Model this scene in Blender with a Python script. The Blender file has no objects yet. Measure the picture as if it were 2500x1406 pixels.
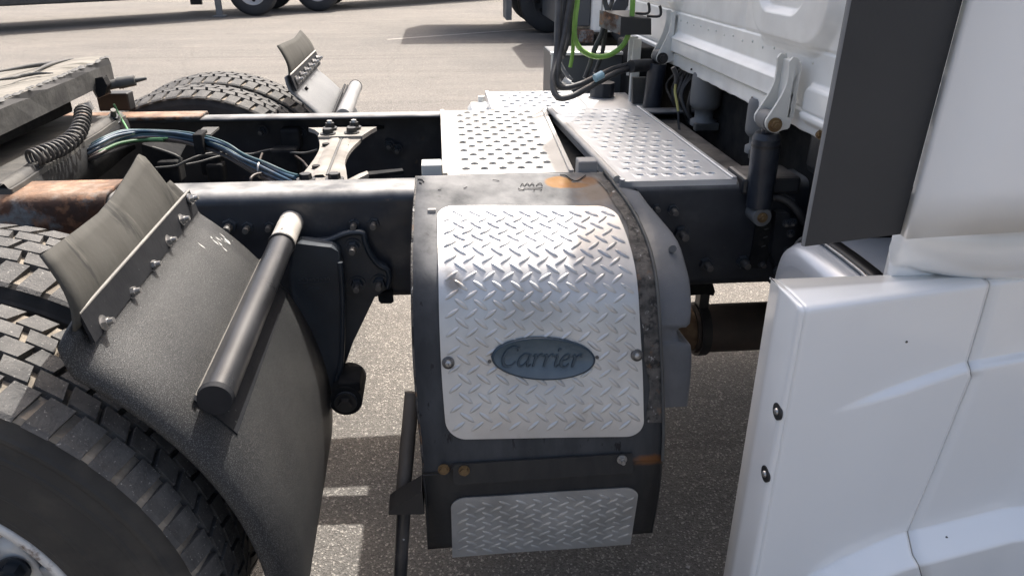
import bpy, math, random
from mathutils import Vector, Matrix
random.seed(7)
R = math.radians
scene = bpy.context.scene
col = scene.collection

# ------------------------------------------------------------------ camera
W, H, F = 2500.0, 1406.0, 1830.0
CAM = Vector((0.297, -2.011, 1.426))
_p, _w, _r = R(24.6), R(5.48), R(0.217)
_f = Vector((math.sin(_w) * math.cos(_p), math.cos(_w) * math.cos(_p), -math.sin(_p)))
_r0 = Vector((math.cos(_w), -math.sin(_w), 0))
_u0 = _r0.cross(_f)
CR = _r0 * math.cos(_r) + _u0 * math.sin(_r)
CU = -_r0 * math.sin(_r) + _u0 * math.cos(_r)
cam_d = bpy.data.cameras.new('camera'); cam = bpy.data.objects.new('camera', cam_d); col.objects.link(cam)
m = Matrix((CR, CU, -_f)).transposed().to_4x4(); m.translation = CAM
cam.matrix_world = m
cam_d.sensor_width = 36; cam_d.lens = 36 * F / W; cam_d.clip_start = 0.05; cam_d.clip_end = 2000
scene.camera = cam

# ------------------------------------------------------------------ sky, sun, exposure
SUN = Vector((0.26, 0.62, 1.0)).normalized()
el = math.asin(SUN.z); az = math.atan2(SUN.x, SUN.y)
world = bpy.data.worlds.new('World'); scene.world = world; world.use_nodes = True
wn = world.node_tree.nodes; wl = world.node_tree.links
sky = wn.new('ShaderNodeTexSky'); sky.sky_type = 'NISHITA'; sky.sun_disc = False
sky.sun_elevation = el; sky.sun_rotation = az; sky.dust_density = 8.0; sky.air_density = 1.0; sky.ozone_density = 0.3
wl.new(sky.outputs['Color'], wn['Background'].inputs['Color']); wn['Background'].inputs['Strength'].default_value = 0.15
sd = bpy.data.lights.new('sun', 'SUN'); sd.energy = 3.6; sd.angle = R(0.6); sd.color = (1.0, 0.96, 0.905)
so = bpy.data.objects.new('sun', sd); col.objects.link(so); so.location = (0, 0, 8)
so.rotation_euler = (-SUN).to_track_quat('-Z', 'Y').to_euler()
vs = scene.view_settings
vs.view_transform = 'Standard'; vs.look = 'None'; vs.gamma = 1.0; vs.use_curve_mapping = False; vs.exposure = 0.92
scene.cycles.max_bounces = 6; scene.cycles.caustics_reflective = False; scene.cycles.caustics_refractive = False

# ------------------------------------------------------------------ pixel ray helpers (survey of the photograph)
def ray(px, py): return _f + CR * ((px - W / 2) / F) - CU * ((py - H / 2) / F)
def UY(px, py, y):
    d = ray(px, py); return CAM + d * ((y - CAM.y) / d.y)
def UZ(px, py, z):
    d = ray(px, py); return CAM + d * ((z - CAM.z) / d.z)
def UX(px, py, x):
    d = ray(px, py); return CAM + d * ((x - CAM.x) / d.x)

# ------------------------------------------------------------------ mesh builder
class MB:
    def __init__(s): s.v = []; s.f = []; s.sm = []; s.mi = []
    def add(s, vs, fs, sm=False, mi=0):
        o = len(s.v); s.v += [tuple(p) for p in vs]
        for f in fs: s.f.append([i + o for i in f]); s.sm.append(sm); s.mi.append(mi)
        return s
    def box(s, x0, x1, y0, y1, z0, z1, mi=0, M=None):
        P = [Vector((x, y, z)) for z in (z0, z1) for y in (y0, y1) for x in (x0, x1)]
        if M is not None: P = [M @ p for p in P]
        return s.add(P, [(0, 2, 3, 1), (4, 5, 7, 6), (0, 1, 5, 4), (2, 6, 7, 3), (0, 4, 6, 2), (1, 3, 7, 5)], False, mi)
    def cyl(s, p0, p1, r0, r1=None, seg=20, caps=True, mi=0):
        p0 = Vector(p0); p1 = Vector(p1); r1 = r0 if r1 is None else r1
        d = (p1 - p0).normalized(); a = d.orthogonal().normalized(); b = d.cross(a)
        P = []
        for p, r in ((p0, r0), (p1, r1)):
            for i in range(seg):
                t = 2 * math.pi * i / seg; P.append(p + (a * math.cos(t) + b * math.sin(t)) * r)
        s.add(P, [(i, (i + 1) % seg, seg + (i + 1) % seg, seg + i) for i in range(seg)], True, mi)
        if caps:
            s.add(P[:seg], [tuple(reversed(range(seg)))], False, mi); s.add(P[seg:], [tuple(range(seg))], False, mi)
        return s
    def tube(s, pts, r, seg=10, sub=6, mi=0, caps=True):
        pts = smooth_path(pts, sub)
        n = len(pts); rings = []
        t0 = (pts[1] - pts[0]).normalized(); a = t0.orthogonal().normalized()
        for i, p in enumerate(pts):
            t = (pts[min(i + 1, n - 1)] - pts[max(i - 1, 0)]).normalized()
            a = (a - t * a.dot(t)).normalized(); b = t.cross(a)
            rr = r(i / (n - 1)) if callable(r) else r
            rings.append([p + (a * math.cos(2 * math.pi * k / seg) + b * math.sin(2 * math.pi * k / seg)) * rr for k in range(seg)])
        P = [q for g in rings for q in g]
        s.add(P, [(i * seg + k, i * seg + (k + 1) % seg, (i + 1) * seg + (k + 1) % seg, (i + 1) * seg + k) for i in range(n - 1) for k in range(seg)], True, mi)
        if caps:
            s.add(rings[0], [tuple(reversed(range(seg)))], False, mi); s.add(rings[-1], [tuple(range(seg))], False, mi)
        return s
    def prism(s, poly, off, mi=0, sm=False):
        n = len(poly); off = Vector(off); P = [Vector(p) for p in poly]; Q = [p + off for p in P]
        s.add(P, [tuple(reversed(range(n)))], False, mi); s.add(Q, [tuple(range(n))], False, mi)
        s.add(P + Q, [(i, (i + 1) % n, n + (i + 1) % n, n + i) for i in range(n)], sm, mi)
        return s
    def grid(s, rows, sm=True, mi=0, closed=False):
        n = len(rows[0]); P = [q for g in rows for q in g]
        k = n if closed else n - 1
        s.add(P, [(i * n + j, i * n + (j + 1) % n, (i + 1) * n + (j + 1) % n, (i + 1) * n + j) for i in range(len(rows) - 1) for j in range(k)], sm, mi)
        return s
    def lathe(s, prof, c, seg=64, sm=True, mi=0):
        # prof: list of (radius, y offset); axis along Y through c
        c = Vector(c); rows = []
        for r, y in prof:
            rows.append([Vector((c.x + r * math.cos(2 * math.pi * i / seg), c.y + y, c.z + r * math.sin(2 * math.pi * i / seg))) for i in range(seg)])
        return s.grid(rows, sm, mi, True)
    def build(s, name, mats, parent=None, bevel=0, solid=0, seg=2, kind=None, label=None, soff=-1):
        me = bpy.data.meshes.new(name); me.from_pydata(s.v, [], s.f)
        if not isinstance(mats, (list, tuple)): mats = [mats]
        for q in mats: me.materials.append(q)
        me.polygons.foreach_set('use_smooth', s.sm); me.polygons.foreach_set('material_index', s.mi)
        me.update()
        o = bpy.data.objects.new(name, me); col.objects.link(o); o.parent = parent
        if solid:
            md = o.modifiers.new('solid', 'SOLIDIFY'); md.thickness = solid; md.offset = soff
        if bevel:
            md = o.modifiers.new('bevel', 'BEVEL'); md.width = bevel; md.segments = seg; md.limit_method = 'ANGLE'; md.angle_limit = R(35); md.harden_normals = False
        if kind: o['kind'] = kind
        if label: o['label'] = label
        return o
def smooth_path(pts, sub):
    pts = [Vector(p) for p in pts]
    if sub <= 1 or len(pts) < 3: return pts
    out = []
    for i in range(len(pts) - 1):
        a = pts[max(i - 1, 0)]; b = pts[i]; c = pts[i + 1]; d = pts[min(i + 2, len(pts) - 1)]
        for k in range(sub):
            t = k / sub
            out.append(0.5 * ((2 * b) + (c - a) * t + (2 * a - 5 * b + 4 * c - d) * t * t + (3 * b - a - 3 * c + d) * t ** 3))
    out.append(pts[-1]); return out
def lerp(a, b, t): return a + (b - a) * t
def thing(name, label, cat, group=None, loc=(0, 0, 0)):
    o = bpy.data.objects.new(name, None); col.objects.link(o); o.location = loc
    o['label'] = label; o['category'] = cat
    if group: o['group'] = group
    o.empty_display_size = 0.2
    return o
def inst(src, name, M, parent, mats=None):
    o = bpy.data.objects.new(name, src); col.objects.link(o); o.parent = parent; o.matrix_local = M
    return o

# ------------------------------------------------------------------ materials
def mat(name, base, rough=0.5, metal=0.0, vary=None, vscale=8.0, vdet=6, bump=0.0, bscale=60.0, dust=None, dust_amt=0.0, dust_up=False,
        speck=None, speck_scale=200.0, speck_thr=0.68, coat=0.0, stretch=None, rvar=0.0, patch=None, spec=0.5):
    mt = bpy.data.materials.new(name); mt.use_nodes = True
    N = mt.node_tree.nodes; L = mt.node_tree.links; b = N['Principled BSDF']
    b.inputs['Roughness'].default_value = rough; b.inputs['Metallic'].default_value = metal
    b.inputs['Coat Weight'].default_value = coat; b.inputs['Coat Roughness'].default_value = 0.08
    b.inputs['Specular IOR Level'].default_value = spec
    tc = N.new('ShaderNodeTexCoord'); vec = tc.outputs['Object']
    if stretch:
        mp = N.new('ShaderNodeMapping'); mp.inputs['Scale'].default_value = stretch; L.new(vec, mp.inputs['Vector']); svec = mp.outputs[0]
    else: svec = vec
    def noise(sc, det=6, v=None, ro=0.55):
        n = N.new('ShaderNodeTexNoise'); n.inputs['Scale'].default_value = sc; n.inputs['Detail'].default_value = det; n.inputs['Roughness'].default_value = ro
        L.new(v or vec, n.inputs['Vector']); return n.outputs['Fac']
    def ramp(sock, a, c_):
        r = N.new('ShaderNodeMapRange'); r.inputs[1].default_value = a; r.inputs[2].default_value = c_; L.new(sock, r.inputs[0]); return r.outputs[0]
    def mix(fac, A, B):
        x = N.new('ShaderNodeMix'); x.data_type = 'RGBA'
        if hasattr(fac, 'links'): L.new(fac, x.inputs[0])
        else: x.inputs[0].default_value = fac
        for k, q in ((6, A), (7, B)):
            if hasattr(q, 'links'): L.new(q, x.inputs[k])
            else: x.inputs[k].default_value = (*q, 1)
        return x.outputs[2]
    c = base
    if vary: c = mix(ramp(noise(vscale, vdet, svec), 0.35, 0.66), base, vary)
    if patch:   # (colour, scale, lo, hi)
        for pc, ps, lo, hi in patch: c = mix(ramp(noise(ps, 8, svec, 0.62), lo, hi), c, pc)
    if speck: c = mix(ramp(noise(speck_scale, 2), speck_thr, speck_thr + 0.06), c, speck)
    if dust:
        if dust_up:
            g = N.new('ShaderNodeNewGeometry'); sx = N.new('ShaderNodeSeparateXYZ'); L.new(g.outputs['Normal'], sx.inputs[0])
            up = ramp(sx.outputs['Z'], 0.35, 0.95); nz = ramp(noise(14, 8), 0.25, 0.6)
            mu = N.new('ShaderNodeMath'); mu.operation = 'MULTIPLY'; L.new(up, mu.inputs[0]); L.new(nz, mu.inputs[1])
            m2 = N.new('ShaderNodeMath'); m2.operation = 'MULTIPLY'; L.new(mu.outputs[0], m2.inputs[0]); m2.inputs[1].default_value = dust_amt
            c = mix(m2.outputs[0], c, dust)
        else:
            m2 = N.new('ShaderNodeMath'); m2.operation = 'MULTIPLY'; L.new(ramp(noise(11, 9), 0.45, 0.75), m2.inputs[0]); m2.inputs[1].default_value = dust_amt
            c = mix(m2.outputs[0], c, dust)
    if hasattr(c, 'links'): L.new(c, b.inputs['Base Color'])
    else: b.inputs['Base Color'].default_value = (*c, 1)
    if rvar:
        mr = N.new('ShaderNodeMapRange'); mr.inputs[1].default_value = 0.3; mr.inputs[2].default_value = 0.7; mr.inputs[3].default_value = max(0.05, rough - rvar); mr.inputs[4].default_value = min(1, rough + rvar)
        L.new(noise(vscale * 1.7, 7, svec), mr.inputs[0]); L.new(mr.outputs[0], b.inputs['Roughness'])
    if bump:
        bn = N.new('ShaderNodeBump'); bn.inputs['Strength'].default_value = bump; bn.inputs['Distance'].default_value = 0.004
        L.new(noise(bscale, 5), bn.inputs['Height']); L.new(bn.outputs[0], b.inputs['Normal'])
    return mt

DUST = (0.42, 0.38, 0.33)
M = {}
M['rail'] = mat('black_chassis_paint', (0.014, 0.017, 0.024), 0.42, vary=(0.03, 0.034, 0.042), vscale=9, dust=(0.33, 0.325, 0.315), dust_amt=0.95, dust_up=True, bump=0.15, bscale=40, rvar=0.14, patch=[((0.055, 0.057, 0.06), 9, 0.56, 0.72), ((0.075, 0.055, 0.042), 30, 0.66, 0.74)])
M['black'] = mat('black_paint', (0.014, 0.016, 0.02), 0.4, vary=(0.028, 0.03, 0.034), vscale=12, dust=DUST, dust_amt=0.35, dust_up=True, bump=0.1, bscale=50, rvar=0.12)
M['cast'] = mat('black_cast_iron', (0.017, 0.023, 0.031), 0.4, vary=(0.03, 0.039, 0.05), vscale=10, dust=(0.1, 0.11, 0.12), dust_amt=0.6, dust_up=True, bump=0.12, bscale=60, rvar=0.08)
M['dark'] = mat('dark_greasy_and_shaded_metal', (0.011, 0.012, 0.014), 0.8, spec=0.12, vary=(0.026, 0.026, 0.026), vscale=20, bump=0.3, bscale=60)
M['rust'] = mat('rusty_painted_steel', (0.05, 0.035, 0.03), 0.75, vary=(0.10, 0.045, 0.025), vscale=22, patch=[((0.19, 0.2, 0.2), 14, 0.5, 0.62), ((0.30, 0.15, 0.08), 30, 0.52, 0.68)], bump=0.5, bscale=90, dust=(0.34, 0.21, 0.13), dust_amt=0.7, dust_up=True)
M['greasy'] = mat('greasy_dusty_steel', (0.17, 0.16, 0.14), 0.8, spec=0.2, vary=(0.27, 0.252, 0.222), vscale=7, stretch=(1, 6, 1), patch=[((0.10, 0.095, 0.08), 5, 0.6, 0.66)], bump=0.4, bscale=45)
M['greyface'] = mat('grimy_grey_casting', (0.055, 0.055, 0.055), 0.65, vary=(0.10, 0.10, 0.095), vscale=14, bump=0.4, bscale=50)
M['dustplate'] = mat('dusty_mounting_plate', (0.045, 0.045, 0.045), 0.75, vary=(0.11, 0.105, 0.095), vscale=10, bump=0.4, bscale=60)
M['member'] = mat('dusty_crossmember', (0.20, 0.185, 0.165), 0.75, spec=0.2, vary=(0.32, 0.30, 0.275), vscale=12, speck=(0.06, 0.05, 0.04), speck_scale=120, speck_thr=0.7, bump=0.2, bscale=80)
M['fender'] = mat('black_grained_plastic', (0.013, 0.014, 0.015), 0.45, vary=(0.021, 0.022, 0.023), vscale=6, speck=(0.105, 0.105, 0.105), speck_scale=760, speck_thr=0.55, bump=0.35, bscale=800, dust=(0.06, 0.06, 0.057), dust_amt=0.3, spec=0.34)
M['fender_far'] = mat('grey_faded_plastic', (0.14, 0.145, 0.15), 0.42, vary=(0.19, 0.195, 0.2), vscale=6, bump=0.4, bscale=300)
M['flap'] = mat('grey_dusty_rubber', (0.058, 0.056, 0.05), 0.8, spec=0.2, vary=(0.075, 0.073, 0.066), vscale=3, stretch=(3, 7, 1.0), patch=[((0.035, 0.035, 0.033), 2.5, 0.58, 0.64), ((0.12, 0.115, 0.10), 3.5, 0.62, 0.72)], bump=0.2, bscale=70)
M['strip'] = mat('black_steel_strip', (0.013, 0.014, 0.017), 0.7, vary=(0.02, 0.021, 0.024), vscale=20, bump=0.15, bscale=90, spec=0.2, speck=(0.3, 0.3, 0.29), speck_scale=90, speck_thr=0.75)
M['tube'] = mat('black_satin_tube', (0.014, 0.0145, 0.016), 0.32, vary=(0.024, 0.025, 0.028), vscale=7, dust=(0.09, 0.088, 0.085), dust_amt=0.15, rvar=0.08, spec=0.4)
M['rail_edge'] = mat('grey_rail_edge', (0.16, 0.155, 0.145), 0.5, vary=(0.24, 0.23, 0.21), vscale=20)
M['sleeve'] = mat('worn_grey_sleeve', (0.34, 0.32, 0.29), 0.6, vary=(0.48, 0.45, 0.41), vscale=25, patch=[((0.08, 0.075, 0.07), 35, 0.6, 0.64)])
M['rubber'] = mat('tyre_rubber', (0.020, 0.020, 0.020), 0.7, vary=(0.032, 0.031, 0.029), vscale=5, dust=(0.10, 0.088, 0.072), dust_amt=0.5, bump=0.25, bscale=70)
M['tread'] = mat('worn_tread_rubber', (0.055, 0.054, 0.053), 0.75, vary=(0.10, 0.097, 0.093), vscale=30, speck=(0.28, 0.27, 0.25), speck_scale=260, speck_thr=0.66, bump=0.5, bscale=220)
M['groove'] = mat('dusty_tread_groove', (0.15, 0.13, 0.105), 0.9, vary=(0.30, 0.26, 0.21), vscale=25, bump=0.4, bscale=150)
M['rim'] = mat('painted_silver_rim', (0.68, 0.68, 0.66), 0.4, 0.1, vary=(0.55, 0.54, 0.52), vscale=14, bump=0.1, patch=[((0.10, 0.055, 0.035), 22, 0.58, 0.66)])
M['hub'] = mat('rusty_hub', (0.035, 0.022, 0.018), 0.7, vary=(0.13, 0.055, 0.03), vscale=25, bump=0.5, bscale=80)
M['alu'] = mat('aluminium_tread_plate', (0.64, 0.632, 0.615), 0.40, 0.5, vary=(0.55, 0.545, 0.535), vscale=5, patch=[((0.38, 0.355, 0.32), 6, 0.60, 0.72)], dust=(0.34, 0.31, 0.28), dust_amt=0.35, rvar=0.07, speck=(0.35, 0.34, 0.33), speck_scale=90, speck_thr=0.76)
M['alu_low'] = mat('dull_aluminium_tread_plate', (0.66, 0.655, 0.64), 0.45, 0.5, vary=(0.52, 0.515, 0.5), vscale=9, dust=(0.3, 0.29, 0.27), dust_amt=0.4, rvar=0.06)
M['deck'] = mat('galvanised_deck_plate', (0.54, 0.525, 0.49), 0.62, 0.2, spec=0.25, vary=(0.46, 0.445, 0.415), vscale=10, patch=[((0.27, 0.25, 0.22), 7, 0.58, 0.75)], speck=(0.16, 0.15, 0.14), speck_scale=60, speck_thr=0.73)
M['deck_b'] = mat('bright_deck_plate', (0.70, 0.71, 0.72), 0.36, 0.6, vary=(0.62, 0.63, 0.645), vscale=10, speck=(0.25, 0.25, 0.25), speck_scale=50, speck_thr=0.76)
M['cover'] = mat('dark_grey_cover_paint', (0.045, 0.047, 0.05), 0.68, spec=0.25, vary=(0.07, 0.072, 0.076), vscale=9, stretch=(3, 3, 1), patch=[((0.02, 0.02, 0.021), 18, 0.6, 0.66)], dust=(0.23, 0.228, 0.225), dust_amt=0.9, dust_up=True, bump=0.2, bscale=60, rvar=0.08)
M['cover_low'] = mat('black_skirt_paint', (0.022, 0.023, 0.025), 0.5, vary=(0.034, 0.034, 0.034), vscale=10, stretch=(4, 4, 1), bump=0.15, bscale=60)
M['edge'] = mat('chipped_grimy_edge', (0.04, 0.038, 0.036), 0.7, vary=(0.12, 0.11, 0.1), vscale=34, patch=[((0.015, 0.015, 0.015), 45, 0.5, 0.6), ((0.15, 0.08, 0.04), 26, 0.58, 0.68), ((0.32, 0.31, 0.30), 70, 0.62, 0.67)], bump=0.9, bscale=120)
M['rustspot'] = mat('orange_rust_stain', (0.22, 0.10, 0.03), 0.8, vary=(0.36, 0.19, 0.07), vscale=30, bump=0.4, bscale=120)
M['black_ink'] = mat('black_marking', (0.02, 0.02, 0.02), 0.7)
M['grey_housing'] = mat('grey_genset_housing', (0.12, 0.13, 0.145), 0.45, vary=(0.17, 0.18, 0.2), vscale=8, speck=(0.5, 0.5, 0.5), speck_scale=70, speck_thr=0.75, bump=0.6, bscale=26)
M['badge'] = mat('slate_blue_badge', (0.115, 0.152, 0.178), 0.4, vary=(0.08, 0.11, 0.135), vscale=18, bump=0.15, bscale=200)
M['badge_letter'] = mat('slate_letter_face', (0.03, 0.052, 0.072), 0.4, vary=(0.04, 0.064, 0.085), vscale=30)
M['badge_rim'] = mat('dark_slate_badge_rim', (0.02, 0.04, 0.06), 0.35)
M['steel'] = mat('zinc_bolt', (0.5, 0.49, 0.47), 0.38, 0.8, vary=(0.34, 0.33, 0.32), vscale=60)
M['nut'] = mat('dirty_steel_nut', (0.16, 0.155, 0.15), 0.5, 0.6, vary=(0.06, 0.058, 0.055), vscale=50)
M['nutdark'] = mat('black_bolt_head', (0.02, 0.02, 0.021), 0.45)
M['brass'] = mat('rusty_brown_bolt', (0.13, 0.075, 0.035), 0.55, 0.3, vary=(0.22, 0.15, 0.07), vscale=60)
M['white'] = mat('white_truck_paint', (0.865, 0.872, 0.868), 0.2, vary=(0.85, 0.856, 0.852), vscale=3, coat=0.6, patch=[((0.78, 0.785, 0.78), 2.5, 0.60, 0.9)])
M['white2'] = mat('white_cab_steel', (0.82, 0.825, 0.80), 0.34, vary=(0.77, 0.775, 0.755), vscale=5, dust=(0.5, 0.48, 0.45), dust_amt=0.3, coat=0.3, bump=0.015, bscale=14)
M['bracket'] = mat('cream_white_bracket', (0.66, 0.67, 0.64), 0.5, vary=(0.58, 0.585, 0.56), vscale=18)
M['deflector'] = mat('charcoal_rubber_panel', (0.032, 0.033, 0.035), 0.6, vary=(0.04, 0.041, 0.043), vscale=4, bump=0.1, bscale=150)
M['shock'] = mat('black_blue_shock', (0.016, 0.02, 0.03), 0.38, vary=(0.03, 0.036, 0.048), vscale=20, bump=0.2, bscale=80)
M['airbag'] = mat('grey_air_spring', (0.13, 0.135, 0.14), 0.6, vary=(0.16, 0.165, 0.17), vscale=8)
M['tank'] = mat('polished_tank', (0.66, 0.68, 0.71), 0.3, 0.35, vary=(0.58, 0.60, 0.63), vscale=5)
M['brown'] = mat('heat_stained_pipe', (0.12, 0.075, 0.045), 0.6, 0.3, vary=(0.28, 0.19, 0.11), vscale=18, bump=0.3)
M['pipe'] = mat('dark_exhaust_pipe', (0.045, 0.036, 0.03), 0.6, vary=(0.08, 0.06, 0.048), vscale=10, bump=0.2)
M['pole'] = mat('chipped_black_pole', (0.015, 0.016, 0.018), 0.3, vary=(0.03, 0.03, 0.032), vscale=10, speck=(0.5, 0.5, 0.5), speck_scale=70, speck_thr=0.70, dust=(0.2, 0.18, 0.16), dust_amt=0.4)
M['pole_dusty'] = mat('dusty_brown_pole', (0.10, 0.085, 0.07), 0.6, vary=(0.2, 0.17, 0.14), vscale=14, stretch=(1, 1, 0.2))
M['blue'] = mat('blue_air_line', (0.010, 0.042, 0.085), 0.45, vary=(0.022, 0.075, 0.125), vscale=20, dust=DUST, dust_amt=0.35)
M['teal'] = mat('teal_air_line', (0.03, 0.085, 0.10), 0.45, dust=DUST, dust_amt=0.35)
M['green'] = mat('green_air_line', (0.025, 0.09, 0.035), 0.5, vary=(0.05, 0.15, 0.06), vscale=30)
M['green_b'] = mat('pale_green_wire', (0.10, 0.26, 0.11), 0.5, vary=(0.16, 0.34, 0.16), vscale=30)
M['lime'] = mat('lime_air_hose', (0.19, 0.42, 0.06), 0.4, vary=(0.28, 0.50, 0.12), vscale=30, dust=(0.12, 0.2, 0.06), dust_amt=0.5)
M['tan'] = mat('tan_air_line', (0.08, 0.062, 0.055), 0.5, vary=(0.045, 0.038, 0.036), vscale=20)
M['hose'] = mat('black_rubber_hose', (0.02, 0.02, 0.022), 0.5, vary=(0.04, 0.04, 0.042), vscale=30, dust=(0.18, 0.17, 0.16), dust_amt=0.35)
M['coil'] = mat('dusty_black_coil', (0.04, 0.04, 0.04), 0.5, vary=(0.085, 0.08, 0.075), vscale=30)
M['yellow'] = mat('yellow_cable', (0.5, 0.46, 0.16), 0.5)
M['sticker'] = mat('pale_blue_tape', (0.32, 0.5, 0.58), 0.5)
M['sticker_w'] = mat('white_tape', (0.7, 0.7, 0.68), 0.5)
M['trailer'] = mat('dark_grey_vehicle_paint', (0.04, 0.045, 0.05), 0.5, vary=(0.06, 0.062, 0.065), vscale=5)
M['wheelgrey'] = mat('grey_mudguard', (0.2, 0.205, 0.21), 0.6, vary=(0.26, 0.26, 0.26), vscale=6)
M['bgtyre'] = mat('background_tyre', (0.035, 0.037, 0.042), 0.8, vary=(0.05, 0.052, 0.055), vscale=4)
M['bgrim'] = mat('background_white_rim', (0.55, 0.55, 0.54), 0.5, vary=(0.45, 0.44, 0.43), vscale=8)
M['bggrey'] = mat('slate_side_panel', (0.06, 0.068, 0.078), 0.45)
M['holedark'] = mat('hole_shade_black', (0.01, 0.01, 0.01), 0.8)  # near-black colour stands for the shade inside holes and slots

def asphalt():
    mt = bpy.data.materials.new('worn_pale_asphalt'); mt.use_nodes = True
    N = mt.node_tree.nodes; L = mt.node_tree.links; b = N['Principled BSDF']; b.inputs['Roughness'].default_value = 0.9
    b.inputs['Specular IOR Level'].default_value = 0.25
    tc = N.new('ShaderNodeTexCoord')
    def noise(sc, det, ro=0.6, vec=None):
        n = N.new('ShaderNodeTexNoise'); n.inputs['Scale'].default_value = sc; n.inputs['Detail'].default_value = det; n.inputs['Roughness'].default_value = ro
        L.new(vec or tc.outputs['Object'], n.inputs['Vector']); return n.outputs['Fac']
    def rng(s, a, c_, lo=0, hi=1):
        r = N.new('ShaderNodeMapRange'); r.inputs[1].default_value = a; r.inputs[2].default_value = c_; r.inputs[3].default_value = lo; r.inputs[4].default_value = hi
        L.new(s, r.inputs[0]); return r.outputs[0]
    def mix(f, A, B, bl='MIX'):
        x = N.new('ShaderNodeMix'); x.data_type = 'RGBA'; x.blend_type = bl
        if hasattr(f, 'links'): L.new(f, x.inputs[0])
        else: x.inputs[0].default_value = f
        for k, q in ((6, A), (7, B)):
            if hasattr(q, 'links'): L.new(q, x.inputs[k])
            else: x.inputs[k].default_value = (*q, 1)
        return x.outputs[2]
    mp = N.new('ShaderNodeMapping'); mp.inputs['Scale'].default_value = (0.35, 1.5, 1); mp.inputs['Rotation'].default_value = (0, 0, R(8)); L.new(tc.outputs['Object'], mp.inputs['Vector'])
    c = mix(rng(noise(0.9, 8, 0.65, mp.outputs[0]), 0.35, 0.68), (0.176, 0.166, 0.152), (0.232, 0.214, 0.193))
    c = mix(rng(noise(3.2, 8, 0.7, mp.outputs[0]), 0.5, 0.75), c, (0.262, 0.238, 0.212))
    c = mix(rng(noise(0.35, 5, 0.6), 0.5, 0.72), c, (0.145, 0.138, 0.13))
    mp2 = N.new('ShaderNodeMapping'); mp2.inputs['Scale'].default_value = (0.06, 2.2, 1); mp2.inputs['Rotation'].default_value = (0, 0, R(-5)); L.new(tc.outputs['Object'], mp2.inputs['Vector'])
    c = mix(rng(noise(1.6, 6, 0.6, mp2.outputs[0]), 0.56, 0.66, 0, 0.6), c, (0.125, 0.116, 0.107))
    c = mix(rng(noise(1.1, 3, 0.5), 0.68, 0.74, 0, 0.7), c, (0.075, 0.07, 0.067))
    cr = N.new('ShaderNodeTexVoronoi'); cr.feature = 'DISTANCE_TO_EDGE'; cr.inputs['Scale'].default_value = 0.33
    wv = N.new('ShaderNodeTexNoise'); wv.inputs['Scale'].default_value = 1.4; wv.inputs['Detail'].default_value = 6; L.new(tc.outputs['Object'], wv.inputs['Vector'])
    wx = N.new('ShaderNodeMix'); wx.data_type = 'RGBA'; wx.inputs[0].default_value = 0.28; L.new(tc.outputs['Object'], wx.inputs[6]); L.new(wv.outputs['Color'], wx.inputs[7]); L.new(wx.outputs[2], cr.inputs['Vector'])
    c = mix(rng(cr.outputs['Distance'], 0.0015, 0.006, 0.22, 0.0), c, (0.08, 0.075, 0.07))
    vo = N.new('ShaderNodeTexVoronoi'); vo.inputs['Scale'].default_value = 210; L.new(tc.outputs['Object'], vo.inputs['Vector'])
    hs = N.new('ShaderNodeSeparateColor'); L.new(vo.outputs['Color'], hs.inputs[0])
    c = mix(rng(hs.outputs[0], 0.0, 1.0, 0.0, 0.7), c, (0.07, 0.065, 0.06))
    c = mix(rng(hs.outputs[1], 0.86, 0.95, 0.0, 0.8), c, (0.42, 0.39, 0.35))
    c = mix(rng(noise(420, 2), 0.63, 0.7), c, (0.42, 0.39, 0.36))
    L.new(c, b.inputs['Base Color'])
    bn = N.new('ShaderNodeBump'); bn.inputs['Strength'].default_value = 0.7; bn.inputs['Distance'].default_value = 0.004
    ad = N.new('ShaderNodeMath'); ad.operation = 'ADD'; L.new(vo.outputs['Distance'], ad.inputs[0]); L.new(noise(260, 4), ad.inputs[1]); L.new(ad.outputs[0], bn.inputs['Height'])
    L.new(bn.outputs[0], b.inputs['Normal'])
    return mt
def stain(mt, centre, radii, colour, strength=0.9, edge=(0.75, 1.05), wob=0.5, wscale=40):
    N = mt.node_tree.nodes; L = mt.node_tree.links; b = N['Principled BSDF']
    tc = N.new('ShaderNodeTexCoord'); mp = N.new('ShaderNodeMapping'); mp.vector_type = 'TEXTURE'
    mp.inputs['Location'].default_value = centre; mp.inputs['Scale'].default_value = radii; L.new(tc.outputs['Object'], mp.inputs['Vector'])
    ln_ = N.new('ShaderNodeVectorMath'); ln_.operation = 'LENGTH'; L.new(mp.outputs[0], ln_.inputs[0])
    nz = N.new('ShaderNodeTexNoise'); nz.inputs['Scale'].default_value = wscale; nz.inputs['Detail'].default_value = 6; nz.inputs['Roughness'].default_value = 0.65; L.new(tc.outputs['Object'], nz.inputs['Vector'])
    m1 = N.new('ShaderNodeMath'); m1.operation = 'MULTIPLY_ADD'; L.new(nz.outputs['Fac'], m1.inputs[0]); m1.inputs[1].default_value = wob; L.new(ln_.outputs['Value'], m1.inputs[2])
    r = N.new('ShaderNodeMapRange'); r.inputs[1].default_value = edge[0] + wob * 0.5; r.inputs[2].default_value = edge[1] + wob * 0.5; r.inputs[3].default_value = strength; r.inputs[4].default_value = 0.0; L.new(m1.outputs[0], r.inputs[0])
    x = N.new('ShaderNodeMix'); x.data_type = 'RGBA'; L.new(r.outputs[0], x.inputs[0])
    src = b.inputs['Base Color'].links[0].from_socket; L.new(src, x.inputs[6])
    x.inputs[7].default_value = (*colour, 1); L.new(x.outputs[2], b.inputs['Base Color'])
M['asphalt'] = asphalt()
M['paint_line'] = mat('worn_white_road_paint', (0.42, 0.39, 0.35), 0.85, vary=(0.3, 0.27, 0.24), vscale=6, bump=0.3, bscale=120)
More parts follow.
